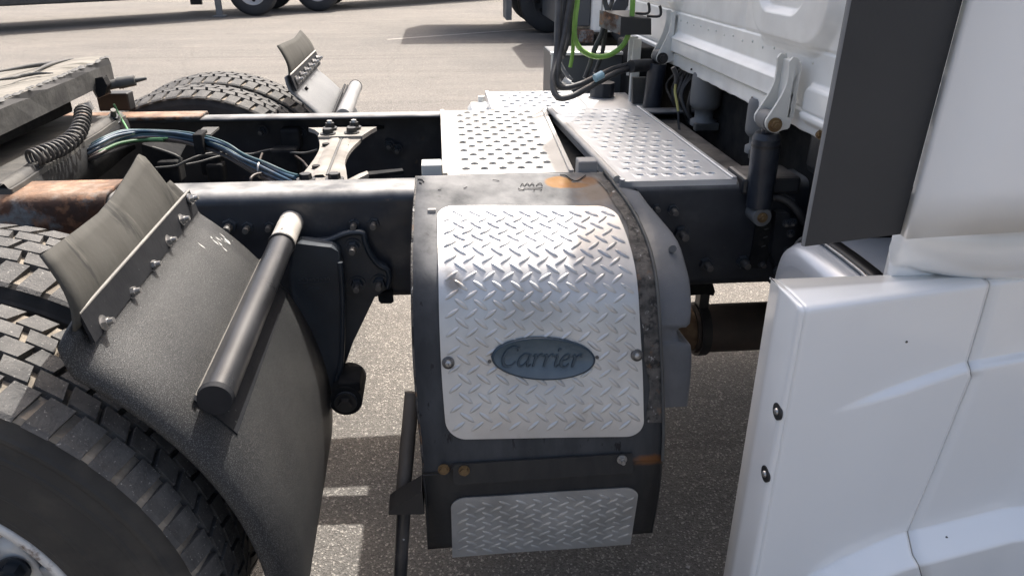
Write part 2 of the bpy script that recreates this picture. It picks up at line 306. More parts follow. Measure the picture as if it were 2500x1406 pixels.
M['stone'] = mat('pale_pebble', (0.26, 0.24, 0.22), 0.85, vary=(0.45, 0.42, 0.39), vscale=3)

# ================================================================== setting
g = MB(); n = 24; ext = 400
g.grid([[Vector((lerp(-ext, ext, i / n), lerp(-ext, ext, j / n), 0)) for i in range(n + 1)] for j in range(n + 1)], False)
ground = g.build('ground', M['asphalt'], kind='structure'); ground['label'] = 'pale worn asphalt yard'
ln = MB()
a = UZ(985, 94, 0.004); b_ = UZ(1345, 68, 0.004); d = (b_ - a); d.z = 0; d.normalize(); nn = Vector((-d.y, d.x, 0)) * 0.05
a = a - d * 0.3; e = b_ + d * 4
for k in range(12):
    p = lerp(a, e, k / 12); q = lerp(a, e, (k + 1) / 12)
    ln.add([p - nn, q - nn, q + nn, p + nn], [(0, 1, 2, 3)])
o = ln.build('parking_line', M['paint_line'], kind='structure'); o['label'] = 'faded white parking line on the asphalt'
st = MB()
for i in range(520):
    x = random.uniform(-1.2, 2.4); y = random.uniform(-1.6, 3.5); s_ = random.choice((0.0022, 0.003, 0.004, 0.006)) * random.uniform(0.7, 1.3)
    P = []
    for q in ((1, 0, 0), (0, 1, 0), (-1, 0, 0), (0, -1, 0), (0, 0, 0.8), (0, 0, -0.4)):
        P.append(Vector((x + q[0] * s_ * random.uniform(0.6, 1.3), y + q[1] * s_ * random.uniform(0.6, 1.3), 0.001 + q[2] * s_)))
    st.add(P, [(0, 1, 4), (1, 2, 4), (2, 3, 4), (3, 0, 4), (1, 0, 5), (2, 1, 5), (3, 2, 5), (0, 3, 5)])
o = st.build('loose_gravel', M['stone'], kind='stuff'); o['label'] = 'scattered small pale pebbles on the asphalt'; o['category'] = 'gravel'

# ================================================================== shared small meshes
def mesh_only(mb, name, mats):
    o = mb.build(name, mats); me = o.data; bpy.data.objects.remove(o); return me
def bolt_mesh(name, head_r, head_h, stud_r, stud_h, washer, mats):
    # axis +Z local
    b = MB()
    if washer: b.cyl((0, 0, 0), (0, 0, 0.003), washer, seg=18, mi=0)
    z = 0.003 if washer else 0
    b.cyl((0, 0, z), (0, 0, z + head_h), head_r, head_r * 0.93, seg=6, mi=0)
    for i in range(len(b.sm)): b.sm[i] = False
    if stud_h: b.cyl((0, 0, z + head_h), (0, 0, z + head_h + stud_h), stud_r, stud_r * 0.85, seg=12, mi=1)
    return mesh_only(b, name, mats)
NUT = bolt_mesh('flange_nut', 0.0135, 0.012, 0.0075, 0.02, 0.018, [M['cast'], M['nut']])
HEX = bolt_mesh('hex_bolt', 0.013, 0.011, 0, 0, 0.019, [M['nutdark']])
HEXL = bolt_mesh('light_hex_bolt', 0.013, 0.012, 0.008, 0.006, 0.019, [M['nutdark'], M['steel']])
SMALL = bolt_mesh('small_bolt', 0.0075, 0.006, 0.0045, 0.007, 0.010, [M['steel'], M['steel']])
SMALLF = bolt_mesh('small_far_bolt', 0.009, 0.007, 0.0045, 0.008, 0.011, [M['steel'], M['steel']])
RUSTB = bolt_mesh('rusty_bolt', 0.008, 0.005, 0, 0, 0.010, [M['brass']])
BROWN = bolt_mesh('brown_bolt', 0.012, 0.008, 0.006, 0.004, 0.016, [M['brass'], M['brass']])
def btn():
    b = MB()
    for r0, z0, r1, z1, mi in ((0.0095, 0, 0.0092, 0.003, 0), (0.0092, 0.003, 0.006, 0.0042, 0), (0.0055, 0.0043, 0.0045, 0.007, 1), (0.0045, 0.007, 0.001, 0.0085, 1)):
        b.cyl((0, 0, z0), (0, 0, z1), r0, r1, seg=18, caps=False, mi=mi)
    return mesh_only(b, 'button_screw', [M['nut'], M['steel']])
BTN = btn()
_b = MB(); _b.cyl((0, 0, 0), (0, 0, 0.006), 0.009, 0.004, 12); WRIV = mesh_only(_b, 'white_rivet', [M['bracket']])
def orient(p, axis, spin=0.0, s=1.0):
    q = Vector(axis).to_track_quat('Z', 'Y')
    return Matrix.Translation(Vector(p)) @ q.to_matrix().to_4x4() @ Matrix.Rotation(spin, 4, 'Z') @ Matrix.Scale(s, 4)

truck = thing('semi_truck', 'white tractor truck with bare black chassis, diamond plate cover and rear wheels', 'truck')

# ================================================================== chassis rails
RT, RB = 0.934, 0.690
def rail(sign, label):
    web = sign * 0.425; inn = -sign
    prof = []  # (y,z) outer skin from lower inner lip, round to upper inner lip
    r = 0.02
    prof.append((web + inn * 0.085, RB)); prof.append((web + inn * r, RB))
    for k in range(1, 6):
        t = k / 6 * math.pi / 2; prof.append((web + inn * (r - r * math.sin(t)), RB + r - r * math.cos(t)))
    prof.append((web, RB + r)); prof.append((web, RT - r))
    for k in range(1, 6):
        t = k / 6 * math.pi / 2; prof.append((web + inn * (r - r * math.cos(t)), RT - r + r * math.sin(t)))
    prof.append((web + inn * r, RT)); prof.append((web + inn * 0.085, RT))
    b = MB(); xs = [-2.2, -1.2, -0.4, 0.2, 0.8, 1.4, 2.6]
    b.grid([[Vector((x, y, z)) for y, z in prof] for x in xs], True)
    return b.build('chassis_rail', M['rail'], truck, solid=0.008, soff=(1 if sign > 0 else -1), label=label)
rail_n = rail(-1, 'near black chassis rail with dusty top')
rail_f = rail(1, 'far black chassis rail with dusty top')
for (px, py, s) in ((563, 548, 1.25), (607, 552, 1.0), (660, 550, 0.9), (865, 545, 1.0), (913, 543, 1.0)):
    inst(NUT, 'nut', orient(UY(px, py, -0.426), (0, -1, 0), random.random(), s), rail_n)
for (px, py, s) in ((1640, 510, 1.0), (1600, 505, 0.8), (1720, 640, 1.2), (1810, 635, 1.2), (1855, 640, 0.8), (1660, 565, 1.3)):
    inst(NUT, 'nut', orient(UY(px, py, -0.426), (0, -1, 0), random.random(), s), rail_n)
for (px, py) in ((700, 330), (715, 345), (950, 355), (970, 365), (640, 320), (690, 400), (735, 325)):
    inst(NUT, 'nut', orient(UY(px, py, 0.41), (0, -1, 0), random.random(), 1.0), rail_f)
# rusty mounting angles on the rear of the rails
def angle(sign, xe, label):
    w = sign * 0.437; inn = -sign
    b = MB()
    prof = [(w, 0.70), (w, 0.925)] + [(w + inn * (0.018 - 0.018 * math.cos(t)), 0.925 + 0.018 * math.sin(t)) for t in (0.4, 0.8, 1.2, 1.57)] + [(w + inn * 0.075, 0.943), (w + inn * 0.105, 0.943)]
    rows = []
    for k in range(9):
        f = k / 8
        row = []
        for (y, z) in prof:
            cut = (0.943 - z) * 0.25
            row.append(Vector((lerp(-2.0, xe - cut, f), y, z)))
        rows.append(row)
    b.grid(rows, True)
    return b.build('mounting_angle', M['rust'], truck, solid=0.009, soff=(-1 if sign < 0 else 1), label=label)
xe = UZ(292, 456, 0.943).x
an = angle(-1, xe, 'rusty orange mounting angle bolted over the near rail')
af = angle(1, UZ(492, 288, 0.943).x, 'rusty mounting angle over the far rail')
for (px, py) in ((135, 558), (190, 552), (40, 562)):
    p = UY(px, py, -0.438)
    MB().cyl(p + Vector((0, 0.004, 0)), p + Vector((0, -0.0012, 0)), 0.011, seg=14).build('bolt_hole', M['holedark'], an)
inst(NUT, 'nut', orient(UY(80, 562, -0.438), (0, -1, 0), 0.2, 1.3), an)

# ================================================================== crossmember
zc = 0.926
near_px = [(718, 450), (738, 425), (757, 402), (772, 380), (780, 362), (780, 346), (776, 335), (884, 331), (879, 342), (862, 358), (848, 378), (842, 397), (845, 415), (849, 446)]
pts = smooth_path([UZ(a, b, zc) for a, b in near_px[:7]], 3) + smooth_path([UZ(a, b, zc) for a, b in near_px[7:]], 3)
cm = MB().prism([p for p in pts], (0, 0, -0.01))
cross = cm.build('crossmember', M['member'], truck, bevel=0.0025)
cf = MB().prism([UZ(a, b, zc + 0.008) for a, b in ((776, 334), (780, 326), (768, 317), (752, 312), (920, 310), (905, 318), (888, 329), (884, 332))], (0, 0, -0.012))
cf.build('end_gusset', M['member'], cross, bevel=0.002)
cn = MB().prism([UZ(a, b, zc - 0.012) for a, b in ((845, 450), (850, 438), (878, 424), (896, 417), (900, 424), (872, 438), (858, 452))], (0, 0, -0.01))
cn.build('end_gusset', M['member'], cross)
cn = MB().prism([UZ(a, b, zc - 0.03) for a, b in ((896, 419), (982, 411), (985, 417), (900, 427))], (0, 0, -0.01)); cn.build('dark_gusset_wing', M['dark'], cross)
cn = MB().prism([UZ(a, b, zc - 0.03) for a, b in ((752, 310), (700, 305), (980, 301), (920, 309))], (0, 0, -0.01)); cn.build('dark_gusset_wing', M['dark'], cross)  # wing coloured dark to stand for shade under the far rail flange
# swaged rib down the middle
p0 = UZ(795, 433, zc); p1 = UZ(831, 342, zc)
rib = MB()
sx = Vector((1, 0, 0)); rows = []
for k in range(9):
    c = lerp(p0, p1, k / 8); row = []
    for u, h in ((-0.034, 0.0004), (-0.022, 0.006), (-0.006, 0.007), (0.000, 0.001), (0.004, 0.0008), (0.010, 0.004), (0.02, 0.0045), (0.028, 0.0004)):
        row.append(c + Vector((u, 0, h)))
    rows.append(row)
rib.grid(rows, True); rib.build('swaged_rib', M['member'], cross)
MB().tube([p0 + Vector((0.002, 0.01, 0.001)), lerp(p0, p1, 0.5) + Vector((0.002, 0, 0.001)), p1 + Vector((0.002, 0, 0.001))], 0.0042, 6, 2).build('rib_groove_shade', M['greyface'], cross)  # dark bead laid on the rib as painted shade of its groove
for a, b in ((772, 411), (826, 410), (796, 357), (847, 355)):
    p = UZ(a, b, zc); MB().cyl(p + Vector((0, 0, -0.003)), p + Vector((0, 0, 0.0012 if a in (826, 847) else 0.0075)), 0.005 if a in (826, 847) else 0.010, seg=14).build('drain_hole', M['holedark'], cross)
for a, b in ((747, 440), (817, 439)): inst(HEX, 'bolt', orient(UZ(a, b, zc), (0, 0, 1), 0.4, 1.15), cross)
for a, b in ((801, 328), (859, 325)): inst(HEX, 'bolt', orient(UZ(a, b, zc + 0.008), (0, 0, 1), 0.3, 1.15), cross)
for a, b in ((806, 314), (865, 312)): inst(HEXL, 'bolt', orient(UZ(a, b, zc + 0.012), (0, 0, 1), 0.1, 1.1), cross)

# ================================================================== wheels
def wheel(yo, yi, side, R0=0.49, near=False, c=(-0.55, 0.485)):
    # yo: sidewall outer face (away from truck centre), yi inner face
    cx, cz = c; sgn = -1 if yo < 0 else 1
    yc = (yo + yi) / 2; hw = abs(yo - yi) / 2
    root = MB()
    prof = []
    Rt = R0 - 0.017
    # sidewall outer -> tread base -> sidewall inner, y offsets relative to yc along sgn
    pr = [(0.285, 0.80), (0.292, 0.90), (0.305, 0.93), (0.315, 0.945), (0.318, 0.958), (0.322, 0.955), (0.335, 0.975), (0.352, 0.99), (0.354, 1.0), (0.358, 1.0), (0.360, 0.995), (0.385, 1.0), (0.405, 0.993), (0.407, 1.003), (0.413, 1.0), (0.416, 0.985), (0.432, 0.97), (0.437, 0.985), (0.442, 0.985), (0.447, 0.955), (Rt - 0.008, 0.90), (Rt, 0.86),
          (Rt + 0.003, 0.5), (Rt + 0.004, 0), (Rt + 0.003, -0.5), (Rt, -0.86), (Rt - 0.008, -0.90), (0.447, -0.955), (0.42, -0.985), (0.37, -1.0), (0.32, -0.95), (0.285, -0.8)]
    w = MB(); prof = [(r, sgn * q * hw) for r, q in pr]
    if sgn < 0: prof = prof[::1]
    mi_rows = []
    seg = 96
    rows = [[Vector((cx + r * math.cos(2 * math.pi * i / seg), yc + y, cz + r * math.sin(2 * math.pi * i / seg))) for i in range(seg)] for r, y in prof]
    for k in range(len(rows) - 1):
        w.grid(rows[k:k + 2], True, 1 if 20 <= k <= 25 else 0, True)
    tyre = w.build('wheel', [M['rubber'], M['groove']], truck, label=side)
    # tread blocks
    t = MB(); nb = 62
    tw = hw * 0.92
    edges = [-1.0, -0.52, -0.18, 0.18, 0.52, 1.0]
    for rI in range(5):
        q0, q1 = edges[rI], edges[rI + 1]
        gapw = 0.022 if rI in (0, 4) else 0.018
        for k in range(nb):
            ph = (k + (0.5 if rI % 2 else 0.0)) / nb * 2 * math.pi
            span = 2 * math.pi / nb
            g0 = 0.12 if rI in (0, 4) else 0.085
            a0 = ph + span * g0; a1 = ph + span * (1 - g0)
            skew = span * (0.16 if rI % 2 else -0.14)
            y0 = q0 * tw + gapw * hw * (1.2 if rI > 0 else 0); y1 = q1 * tw - gapw * hw * (1.2 if rI < 4 else 0)
            P = []
            for h, sh in ((-0.004, 0.0), (0.0, 0.03)):
                for aa, yy, sk in ((a0, y0, -1), (a1, y0, -1), (a1, y1, 1), (a0, y1, 1)):
                    crown = 0.004 - 0.012 * (yy / tw) ** 2 + (0 if abs(yy) < tw * 0.99 else -0.003)
                    rr = (Rt - 0.002 if h < 0 else R0 + crown - 0.003)
                    am = (a0 + a1) / 2 + (aa - (a0 + a1) / 2) * (1 - sh) + skew * sk * 0.5
                    yv = yy + (0 if abs(yy) < tw * 0.99 else (math.copysign(0.006, yy) if h < 0 else 0))
                    P.append(Vector((cx + rr * math.cos(am), yc + yv, cz + rr * math.sin(am))))
            t.add(P, [(4, 7, 6, 5), (0, 1, 5, 4), (1, 2, 6, 5), (2, 3, 7, 6), (3, 0, 4, 7)])
    # fix winding to be consistent is not needed (double sided)
    t.build('tread', M['tread'], tyre)
    # shoulder lugs stepping down the sidewall
    # rim
    rm = MB(); o_ = sgn * hw
    rp = [(0.300, 0.86 * o_), (0.306, 0.93 * o_), (0.302, 0.97 * o_), (0.292, 0.955 * o_), (0.284, 0.85 * o_), (0.276, 0.5 * o_), (0.268, 0.1 * o_), (0.262, -0.7 * o_), (0.29, -0.85 * o_)]
    rm.lathe(rp[:5], (cx, yc, cz), 72, mi=0); rm.lathe(rp[4:], (cx, yc, cz), 72, mi=1); rm.build('rim', [M['rim'], M['hub']], tyre)
    if near:
        dsc = MB(); nh = 10; y_d = yc + o_ * 0.35
        for k in range(nh):     # spokes between hand holes, outer and inner rings
            a0 = 2 * math.pi * k / nh; span = 2 * math.pi / nh
            def pt(r, a_, y): return Vector((cx + r * math.cos(a_), y, cz + r * math.sin(a_)))
            for f0, f1, r0, r1 in ((0, 1, 0.272, 0.252), (0, 0.36, 0.252, 0.195), (0, 1, 0.195, 0.15)):
                A = [pt(r0, a0 + span * lerp(f0, f1, u / 4), y_d + (0 if r0 > 0.2 else -o_ * 0.15)) for u in range(5)]
                B = [pt(r1, a0 + span * lerp(f0, f1, u / 4), y_d - o_ * 0.15 * (1 if r1 < 0.2 else 0)) for u in range(5)]
                dsc.grid([A, B], True)
        dsc.build('wheel_disc', M['rim'], tyre, solid=0.012)
        hb = MB(); hb.cyl((cx, yc - o_ * 0.5, cz), (cx, yc + o_ * 0.1, cz), 0.25, 0.2, 40); hb.cyl((cx, yc, cz), (cx, yc + o_ * 0.95, cz), 0.12, 0.1, 32)
        hb.build('hub', M['hub'], tyre)
        for k in range(10):
            a_ = 2 * math.pi * (k + 0.5) / 10
            inst(NUT, 'wheel_nut', orient((cx + 0.167 * math.cos(a_), y_d - o_ * 0.1, cz + 0.167 * math.sin(a_)), (0, sgn, 0), 0, 1.4), tyre)
    return tyre
wheel(-1.15, -0.91, 'near outer rear tyre with chunky block tread', near=True)
wheel(-0.865, -0.625, 'near inner rear tyre of the dual pair')
wheel(1.15, 0.91, 'far outer rear tyre with chunky block tread', near=True)
wheel(0.865, 0.625, 'far inner rear tyre of the dual pair')
ax = MB(); ax.cyl((-0.55, -0.6, 0.485), (-0.55, 0.6, 0.485), 0.075, seg=24)
ax.lathe([(0.02, -0.2), (0.16, -0.16), (0.2, 0.0), (0.16, 0.16), (0.02, 0.2)], (-0.55, 0.0, 0.485), 28)
ax.build('rear_axle', M['dark'], truck)
ds = MB(); ds.cyl((-0.38, 0, 0.5), (0.9, 0, 0.62), 0.05, seg=20); ds.build('drive_shaft', M['dark'], truck)

# ================================================================== fenders
FC = Vector((-0.55, 0, 0.485)); FR = 0.577
def fender(sign, y_in, y_out, matp, zoff=0.0):
    s = sign; rows = []
    def prof(phi):
        out = []
        yw = abs(y_out) - abs(y_in); ry = 0.085; rz = 0.030
        for k in range(9): out.append((abs(y_in) + (yw - ry) * k / 8, 0.0))
        for k in range(1, 10):
            t = k / 9 * math.pi / 2; out.append((abs(y_out) - ry + ry * math.sin(t), -rz * (1 - math.cos(t))))
        out.append((abs(y_out) + 0.001, -rz - 0.006)); return out
    # upward kick at the strip
    base = R(51)
    pr = prof(base)
    cb = FC + Vector((math.cos(base) * FR, 0, math.sin(base) * FR))
    for (dx, dz, sink) in ((-0.012, 0.050, 0.35), (-0.008, 0.024, 0.7), (-0.003, 0.008, 0.9)):
        rows.append([Vector((cb.x + dx + dr * 0.5, s * y, cb.z + dz + dr * (0.95 - 2.2 * max(0, dz - 0.01) * 10 * 0.0) + zoff)) for y, dr in pr])
    n = 26
    for k in range(n + 1):
        phi = R(lerp(50.5, -22, k / n)); rr = FR + 0.004 * math.sin(k / n * 3)
        rows.append([FC + Vector((math.cos(phi) * (rr + dr), s * y, math.sin(phi) * (rr + dr) + zoff)) for y, dr in prof(phi)])
    for row in rows:
        for p in row: p.x += (abs(p.y) - 0.82) * 0.03
    b = MB(); b.grid(rows, True)
    return b.build('fender', matp, truck, solid=0.006, soff=(1 if sign < 0 else -1))
fn = fender(-1, -0.535, -1.105, M['fender']); fn['label'] = 'near black plastic quarter fender with white scuffs'
ff = fender(1, 0.56, 1.12, M['fender_far'], 0.045); ff['label'] = 'far grey plastic quarter fender'
def flap(fobj, bottom, top, ys, notch=None, matk='flap'):
    # bottom/top: lists of 3D points from outer to inner end
    rows = []
    m_ = 7
    for k in range(m_ + 1):
        t = k / m_; row = []
        for p, q in zip(bottom, top):
            bow = math.sin(t * math.pi) * 0.012 + 0.012 * (1 - t) * 0
            row.append(lerp(p, q, t) + Vector((bow * 0.9, 0, -bow * 0.4)))
        rows.append(row)
    return MB().grid(rows, True).build('mud_flap', M[matk], fobj, solid=0.005, soff=0)
nseg = 16
xb, zb = -0.196, 0.985
ytop = [(100, 622), (135, 598), (190, 558), (240, 520), (275, 478), (300, 440), (322, 405), (337, 378), (352, 385), (370, 415), (388, 447), (398, 455), (414, 442), (430, 462), (444, 480)]
fr = [0, .12, .28, .44, .56, .66, .76, .84, .86, .89, .915, .925, .95, .98, 1.0]
botp, topp = [], []
for (px, py), f in zip(ytop, fr):
    y = lerp(-1.10, -0.545, f)
    botp.append(Vector((lerp(-0.186, -0.204, f), y, 0.968))); topp.append(UY(px, py, y))
def resample(P, k):
    out = []
    for i in range(len(P) - 1):
        for j in range(k): out.append(lerp(P[i], P[i + 1], j / k))
    out.append(P[-1]); return out
flap_n = flap(fn, resample(botp, 2), resample(topp, 2), None)
flap_n['label'] = 'upturned dusty grey flap of the near fender'
# steel strip clamping the flap
b = MB()
A = [Vector((-0.1855, -1.085, 0.984)), Vector((-0.2025, -0.54, 0.984))]; dn = Vector((0.010, 0, -0.043))
b.prism([A[0], A[1], A[1] + dn, A[0] + dn], (0.004, 0, 0.001))
strip_n = b.build('clamp_strip', M['strip'], fn, bevel=0.001)
MB().cyl(A[0] + Vector((0.002, 0, 0.001)), A[1] + Vector((0.002, 0, 0.001)), 0.0028, seg=8).build('strip_edge', M['rail_edge'], fn)
for (px, py) in ((213, 790), (277, 716), (330, 650), (377, 590), (420, 538), (455, 487)):
    f = (px - 195) / (458 - 195)
    y = lerp(-1.07, -0.56, f ** 1.12)
    p = lerp(Vector((-0.171, 0, 0.969)), Vector((-0.190, 0, 0.968)), f); p.y = y
    p = UY(px, py, y); p.x = lerp(-0.176, -0.193, f)
    inst(SMALL, 'bolt', orient(p, (0.97, 0, 0.24), random.random(), 1.1), fn)
# mounting tube of the near fender
ta = UY(712, 540, -0.43); tb = UY(526, 972, -1.095)
d = (tb - ta).normalized()
brk = ta + d * 0.135
MB().cyl(ta, brk, 0.0255, seg=24).build('tube_sleeve', M['sleeve'], fn)
b = MB(); b.cyl(brk - d * 0.002, tb, 0.0245, seg=28); tn = b.build('mounting_tube', M['tube'], fn)
b = MB(); b.cyl(brk - d * 0.006, brk, 0.0275, seg=28); b.build('tube_collar', M['nutdark'], fn)
b = MB(); b.cyl(tb - d * 0.004, tb + d * 0.005, 0.0258, 0.024, seg=28); b.build('end_cap', M['strip'], fn)
# clamp rail along the tube
def on_f(x, y, h=0.0):
    x0 = x - (abs(y) - 0.82) * 0.03; dx = x0 - FC.x; return Vector((x, y, FC.z + math.sqrt(max(0, (FR + h) ** 2 - dx * dx))))
xa_ = UY(632, 642, -0.545).x; xb2 = UY(470, 965, -1.06).x
b = MB(); b.prism([on_f(xa_, -0.545, 0.006), on_f(xb2, -1.06, 0.006), on_f(xb2 + 0.045, -1.045, 0.006), on_f(xa_ + 0.045, -0.545, 0.006)], (0.003, 0, 0.004)); b.build('clamp_base', M['strip'], fn)
for off in (0.0, 0.012):
    b = MB(); b.prism([on_f(xa_ + off, -0.545, 0.009), on_f(xb2 + off, -1.06, 0.009), on_f(xb2 + off + 0.004, -1.06, 0.009), on_f(xa_ + off + 0.004, -0.545, 0.009)], (0.004, 0, 0.007)); b.build('clamp_rail', M['rail_edge'], fn)
# white scuffs along the inner edge of the near fender
random.seed(5); b = MB()
for k in range(90):
    y = -0.55 - abs(random.gauss(0, 0.05)); x = random.choice((random.uniform(-0.16, -0.06), random.uniform(-0.12, -0.07), random.uniform(0.0, 0.025)))
    ln_ = random.uniform(0.002, 0.007) * (1.8 if k % 9 == 0 else 1); wd_ = random.uniform(0.0008, 0.0022)
    def q_(dx, dy): return on_f(x + dx, y + dy, 0.0072)
    b.add([q_(-ln_, wd_), q_(0, -wd_), q_(ln_, -wd_ * 0.6), q_(ln_ * 0.4, wd_)], [(0, 1, 2, 3)])
b.build('paint_scuffs', M['bracket'], fn, kind='stuff')
# far fender fittings
b = MB()
A0 = UY(706, 186, 0.565); A1 = UY(768, 126, 1.115)
b.prism([A0, A1, A1 + Vector((0.014, 0, -0.05)), A0 + Vector((0.014, 0, -0.05))], (0.005, 0, 0.002)); b.build('clamp_strip', M['strip'], ff, bevel=0.001)
MB().cyl(A0 + Vector((0.003, 0, 0.003)), A1 + Vector((0.003, 0, 0.003)), 0.003, seg=8).build('strip_edge', M['sleeve'], ff)
for k in range(6):
    f = (k + 0.5) / 6; p = lerp(A0, A1, f) + Vector((0.014, 0, -0.022)); inst(SMALLF, 'bolt', orient(p, (0.95, 0, 0.3), k, 1.3), ff)
ft = [(677, 112), (690, 106), (705, 100), (718, 94), (726, 84), (733, 74)]
bp = [lerp(A0, A1, k / 5) for k in range(6)]; tp = [UY(a, c_, lerp(0.565, 1.115, k / 5)) for k, (a, c_) in enumerate(ft)]
flap_f = flap(ff, resample(bp, 3), resample(tp, 3), None); flap_f['label'] = 'upturned grey flap of the far fender'
fa = UY(838, 285, 0.43); fb = UY(868, 212, 1.10)
b = MB(); b.cyl(fa, fb, 0.0245, seg=24); b.build('mounting_tube', M['wheelgrey'], ff)
b = MB(); dfd = (fb - fa).normalized(); b.cyl(fb - dfd * 0.003, fb + dfd * 0.006, 0.026, seg=24); b.build('end_cap', M['strip'], ff)
b = MB(); b.cyl(UY(812, 280, 0.6), UY(842, 208, 1.1), 0.005, seg=8); b.cyl(UY(820, 280, 0.6), UY(849, 209, 1.1), 0.004, seg=8); b.build('clamp_rail', M['strip'], ff)
p = UY(748, 217, 0.7); MB().cyl(p + Vector((-0.004, 0, -0.004)), p + Vector((0.004, 0, 0.004)), 0.006, seg=12).build('rivet_hole', M['holedark'], ff)

# ================================================================== suspension hanger
yl = -0.50
out_px = [(712, 588), (760, 590), (800, 586), (835, 572), (860, 566), (888, 568), (893, 590), (905, 618), (925, 645), (945, 655), (953, 675), (948, 703), (915, 725), (862, 835), (846, 880), (835, 905), (822, 935), (800, 945), (770, 930), (735, 860), (715, 760), (703, 690)]
b = MB(); b.prism([UY(a, c_, -0.455) for a, c_ in out_px], (0, 0.026, 0)); hang = b.build('suspension_hanger', M['cast'], truck, bevel=0.004)
leg = [(722, 594), (770, 600), (808, 604), (826, 615), (834, 660), (838, 720), (838, 800), (836, 880), (828, 920), (812, 955), (790, 960), (765, 900), (735, 820), (718, 740), (708, 670)]
b = MB(); b.prism([UY(a, c_, yl) for a, c_ in leg], (0, 0.046, 0)); b.build('hanger_web', M['cast'], hang, bevel=0.012, seg=4)
b = MB(); lp = [UY(a, c_, yl - 0.004) for a, c_ in ((830, 640), (836, 720), (836, 810), (833, 885), (824, 930))]; b.tube(lp, 0.006, 10); b.build('web_rib', M['cast'], hang)
b = MB(); b.tube([UY(a, c_, -0.459) for a, c_ in ((716, 590), (760, 592), (800, 588), (835, 574), (860, 568), (886, 570), (892, 592), (904, 620), (924, 647), (944, 657), (951, 676), (946, 702))], 0.0065, 8, 3); b.build('flange_rib', M['cast'], hang)
bc = UY(850, 950, -0.50)
b = MB(); b.cyl(bc + Vector((0, -0.05, 0)), bc + Vector((0, 0.06, 0)), 0.037, seg=28); b.build('bushing', M['dark'], hang, bevel=0.003)
b = MB(); b.cyl(bc + Vector((0, -0.056, 0)), bc + Vector((0, -0.049, 0)), 0.026, seg=24); b.build('bushing_washer', M['cast'], hang)
inst(HEX, 'bolt', orient(bc + Vector((0.0, -0.056, 0)), (0, -1, 0), 0.2, 1.3), hang)
b = MB(); b.box(bc.x - 0.016, bc.x + 0.034, bc.y - 0.045, bc.y + 0.03, bc.z + 0.02, bc.z + 0.045); b.build('shackle', M['dark'], hang, bevel=0.004)
for (px, py) in ((863, 602), (873, 693), (926, 689)): inst(NUT, 'nut', orient(UY(px, py, -0.456), (0, -1, 0), random.random(), 1.05), hang)
tab = [(922, 716), (958, 712), (961, 736), (955, 741), (930, 741), (924, 734)]
b = MB(); b.prism([UY(a, c_, -0.45) for a, c_ in tab], (0, 0.008, 0)); b.build('bracket_tab', M['dark'], hang)
# cast lettering on the web (unreadable raised line of small marks) and diamond mark
b = MB()
for k in range(9):
    p = UY(730 + k * 9, 684 - k * 0.35, yl - 0.0005); h = 0.0035 + 0.002 * ((k * 7) % 3)
    b.box(p.x - 0.0022, p.x + 0.0022, p.y - 0.0018, p.y + 0.001, p.z - h * 0.5, p.z + h * 0.5)
p = UY(766, 690, yl - 0.0005); b.box(p.x - 0.034, p.x + 0.036, p.y - 0.0015, p.y + 0.001, p.z - 0.001, p.z + 0.001)
c0 = UY(766, 706, yl - 0.0005)
b.prism([c0 + Vector((dx, 0.001, dz)) for dx, dz in ((-0.014, 0), (0, 0.007), (0.014, 0), (0, -0.007))], (0, -0.0028, 0))
b.build('cast_mark', M['cast'], hang)

# ================================================================== genset
gen = thing('tmp', '', ''); bpy.data.objects.remove(gen)
rowsdef = [((1015, 430), (1475, 420), -.45), ((1012, 470), (1512, 468), -.52), ((1008, 520), (1548, 520), -.59), ((1006, 570), (1575, 575), -.65), ((1004, 620), (1593, 630), -.70), ((1004, 690), (1605, 700), -.745), ((1005, 780), (1612, 800), -.775), ((1010, 900), (1618, 920), -.80), ((1018, 1000), (1620, 1000), -.82), ((1026, 1075), (1621, 1065), -.83), ((1033, 1156), (1618, 1124), -.835)]
Lp = smooth_path([UY(*l, y) for l, r_, y in rowsdef], 8); Rp = smooth_path([UY(*r_, y) for l, r_, y in rowsdef], 8)
class Surf:
    def __init__(s, L_, R_):
        s.L = L_; s.R = R_; s.acc = [0]
        for i in range(1, len(L_)): s.acc.append(s.acc[-1] + ((L_[i] + R_[i]) / 2 - (L_[i - 1] + R_[i - 1]) / 2).length)
        s.len = s.acc[-1]; s.w = sum((a - b).length for a, b in zip(L_, R_)) / len(L_)
    def p(s, u, t):          # u: 0..1 across, t: arc length
        t = max(0, min(s.len - 1e-6, t)); i = 0
        while s.acc[i + 1] < t: i += 1
        f = (t - s.acc[i]) / (s.acc[i + 1] - s.acc[i])
        return lerp(lerp(s.L[i], s.L[i + 1], f), lerp(s.R[i], s.R[i + 1], f), u)
    def frame(s, u, t):
        e = 0.012; pu = (s.p(u + e / s.w, t) - s.p(u - e / s.w, t)).normalized(); pt_ = (s.p(u, t + e) - s.p(u, t - e)).normalized()
        n_ = pt_.cross(pu).normalized()
        if n_.y > 0 and n_.z < 0.2: n_ = -n_
        if n_.z < -0.5: n_ = -n_
        return s.p(u, t), pu, pt_, n_
    def find_t(s, u, py):
        best = None
        for k in range(400):
            t = s.len * k / 399; q = s.p(u, t) - CAM; z = q.dot(_f); v = H / 2 - F * q.dot(CU) / z
            if best is None or abs(v - py) < best[0]: best = (abs(v - py), t)
        return best[1]
S1 = Surf(Lp, Rp)
b = MB(); rows = []
for k in range(len(Lp)): rows.append([lerp(Lp[k], Rp[k], u / 10) for u in range(11)])
b.grid(rows, True)
cover = b.build('generator_cover', M['cover'], truck, solid=0.006, soff=1, label='curved dark grey generator cover with diamond plate and rust spot')
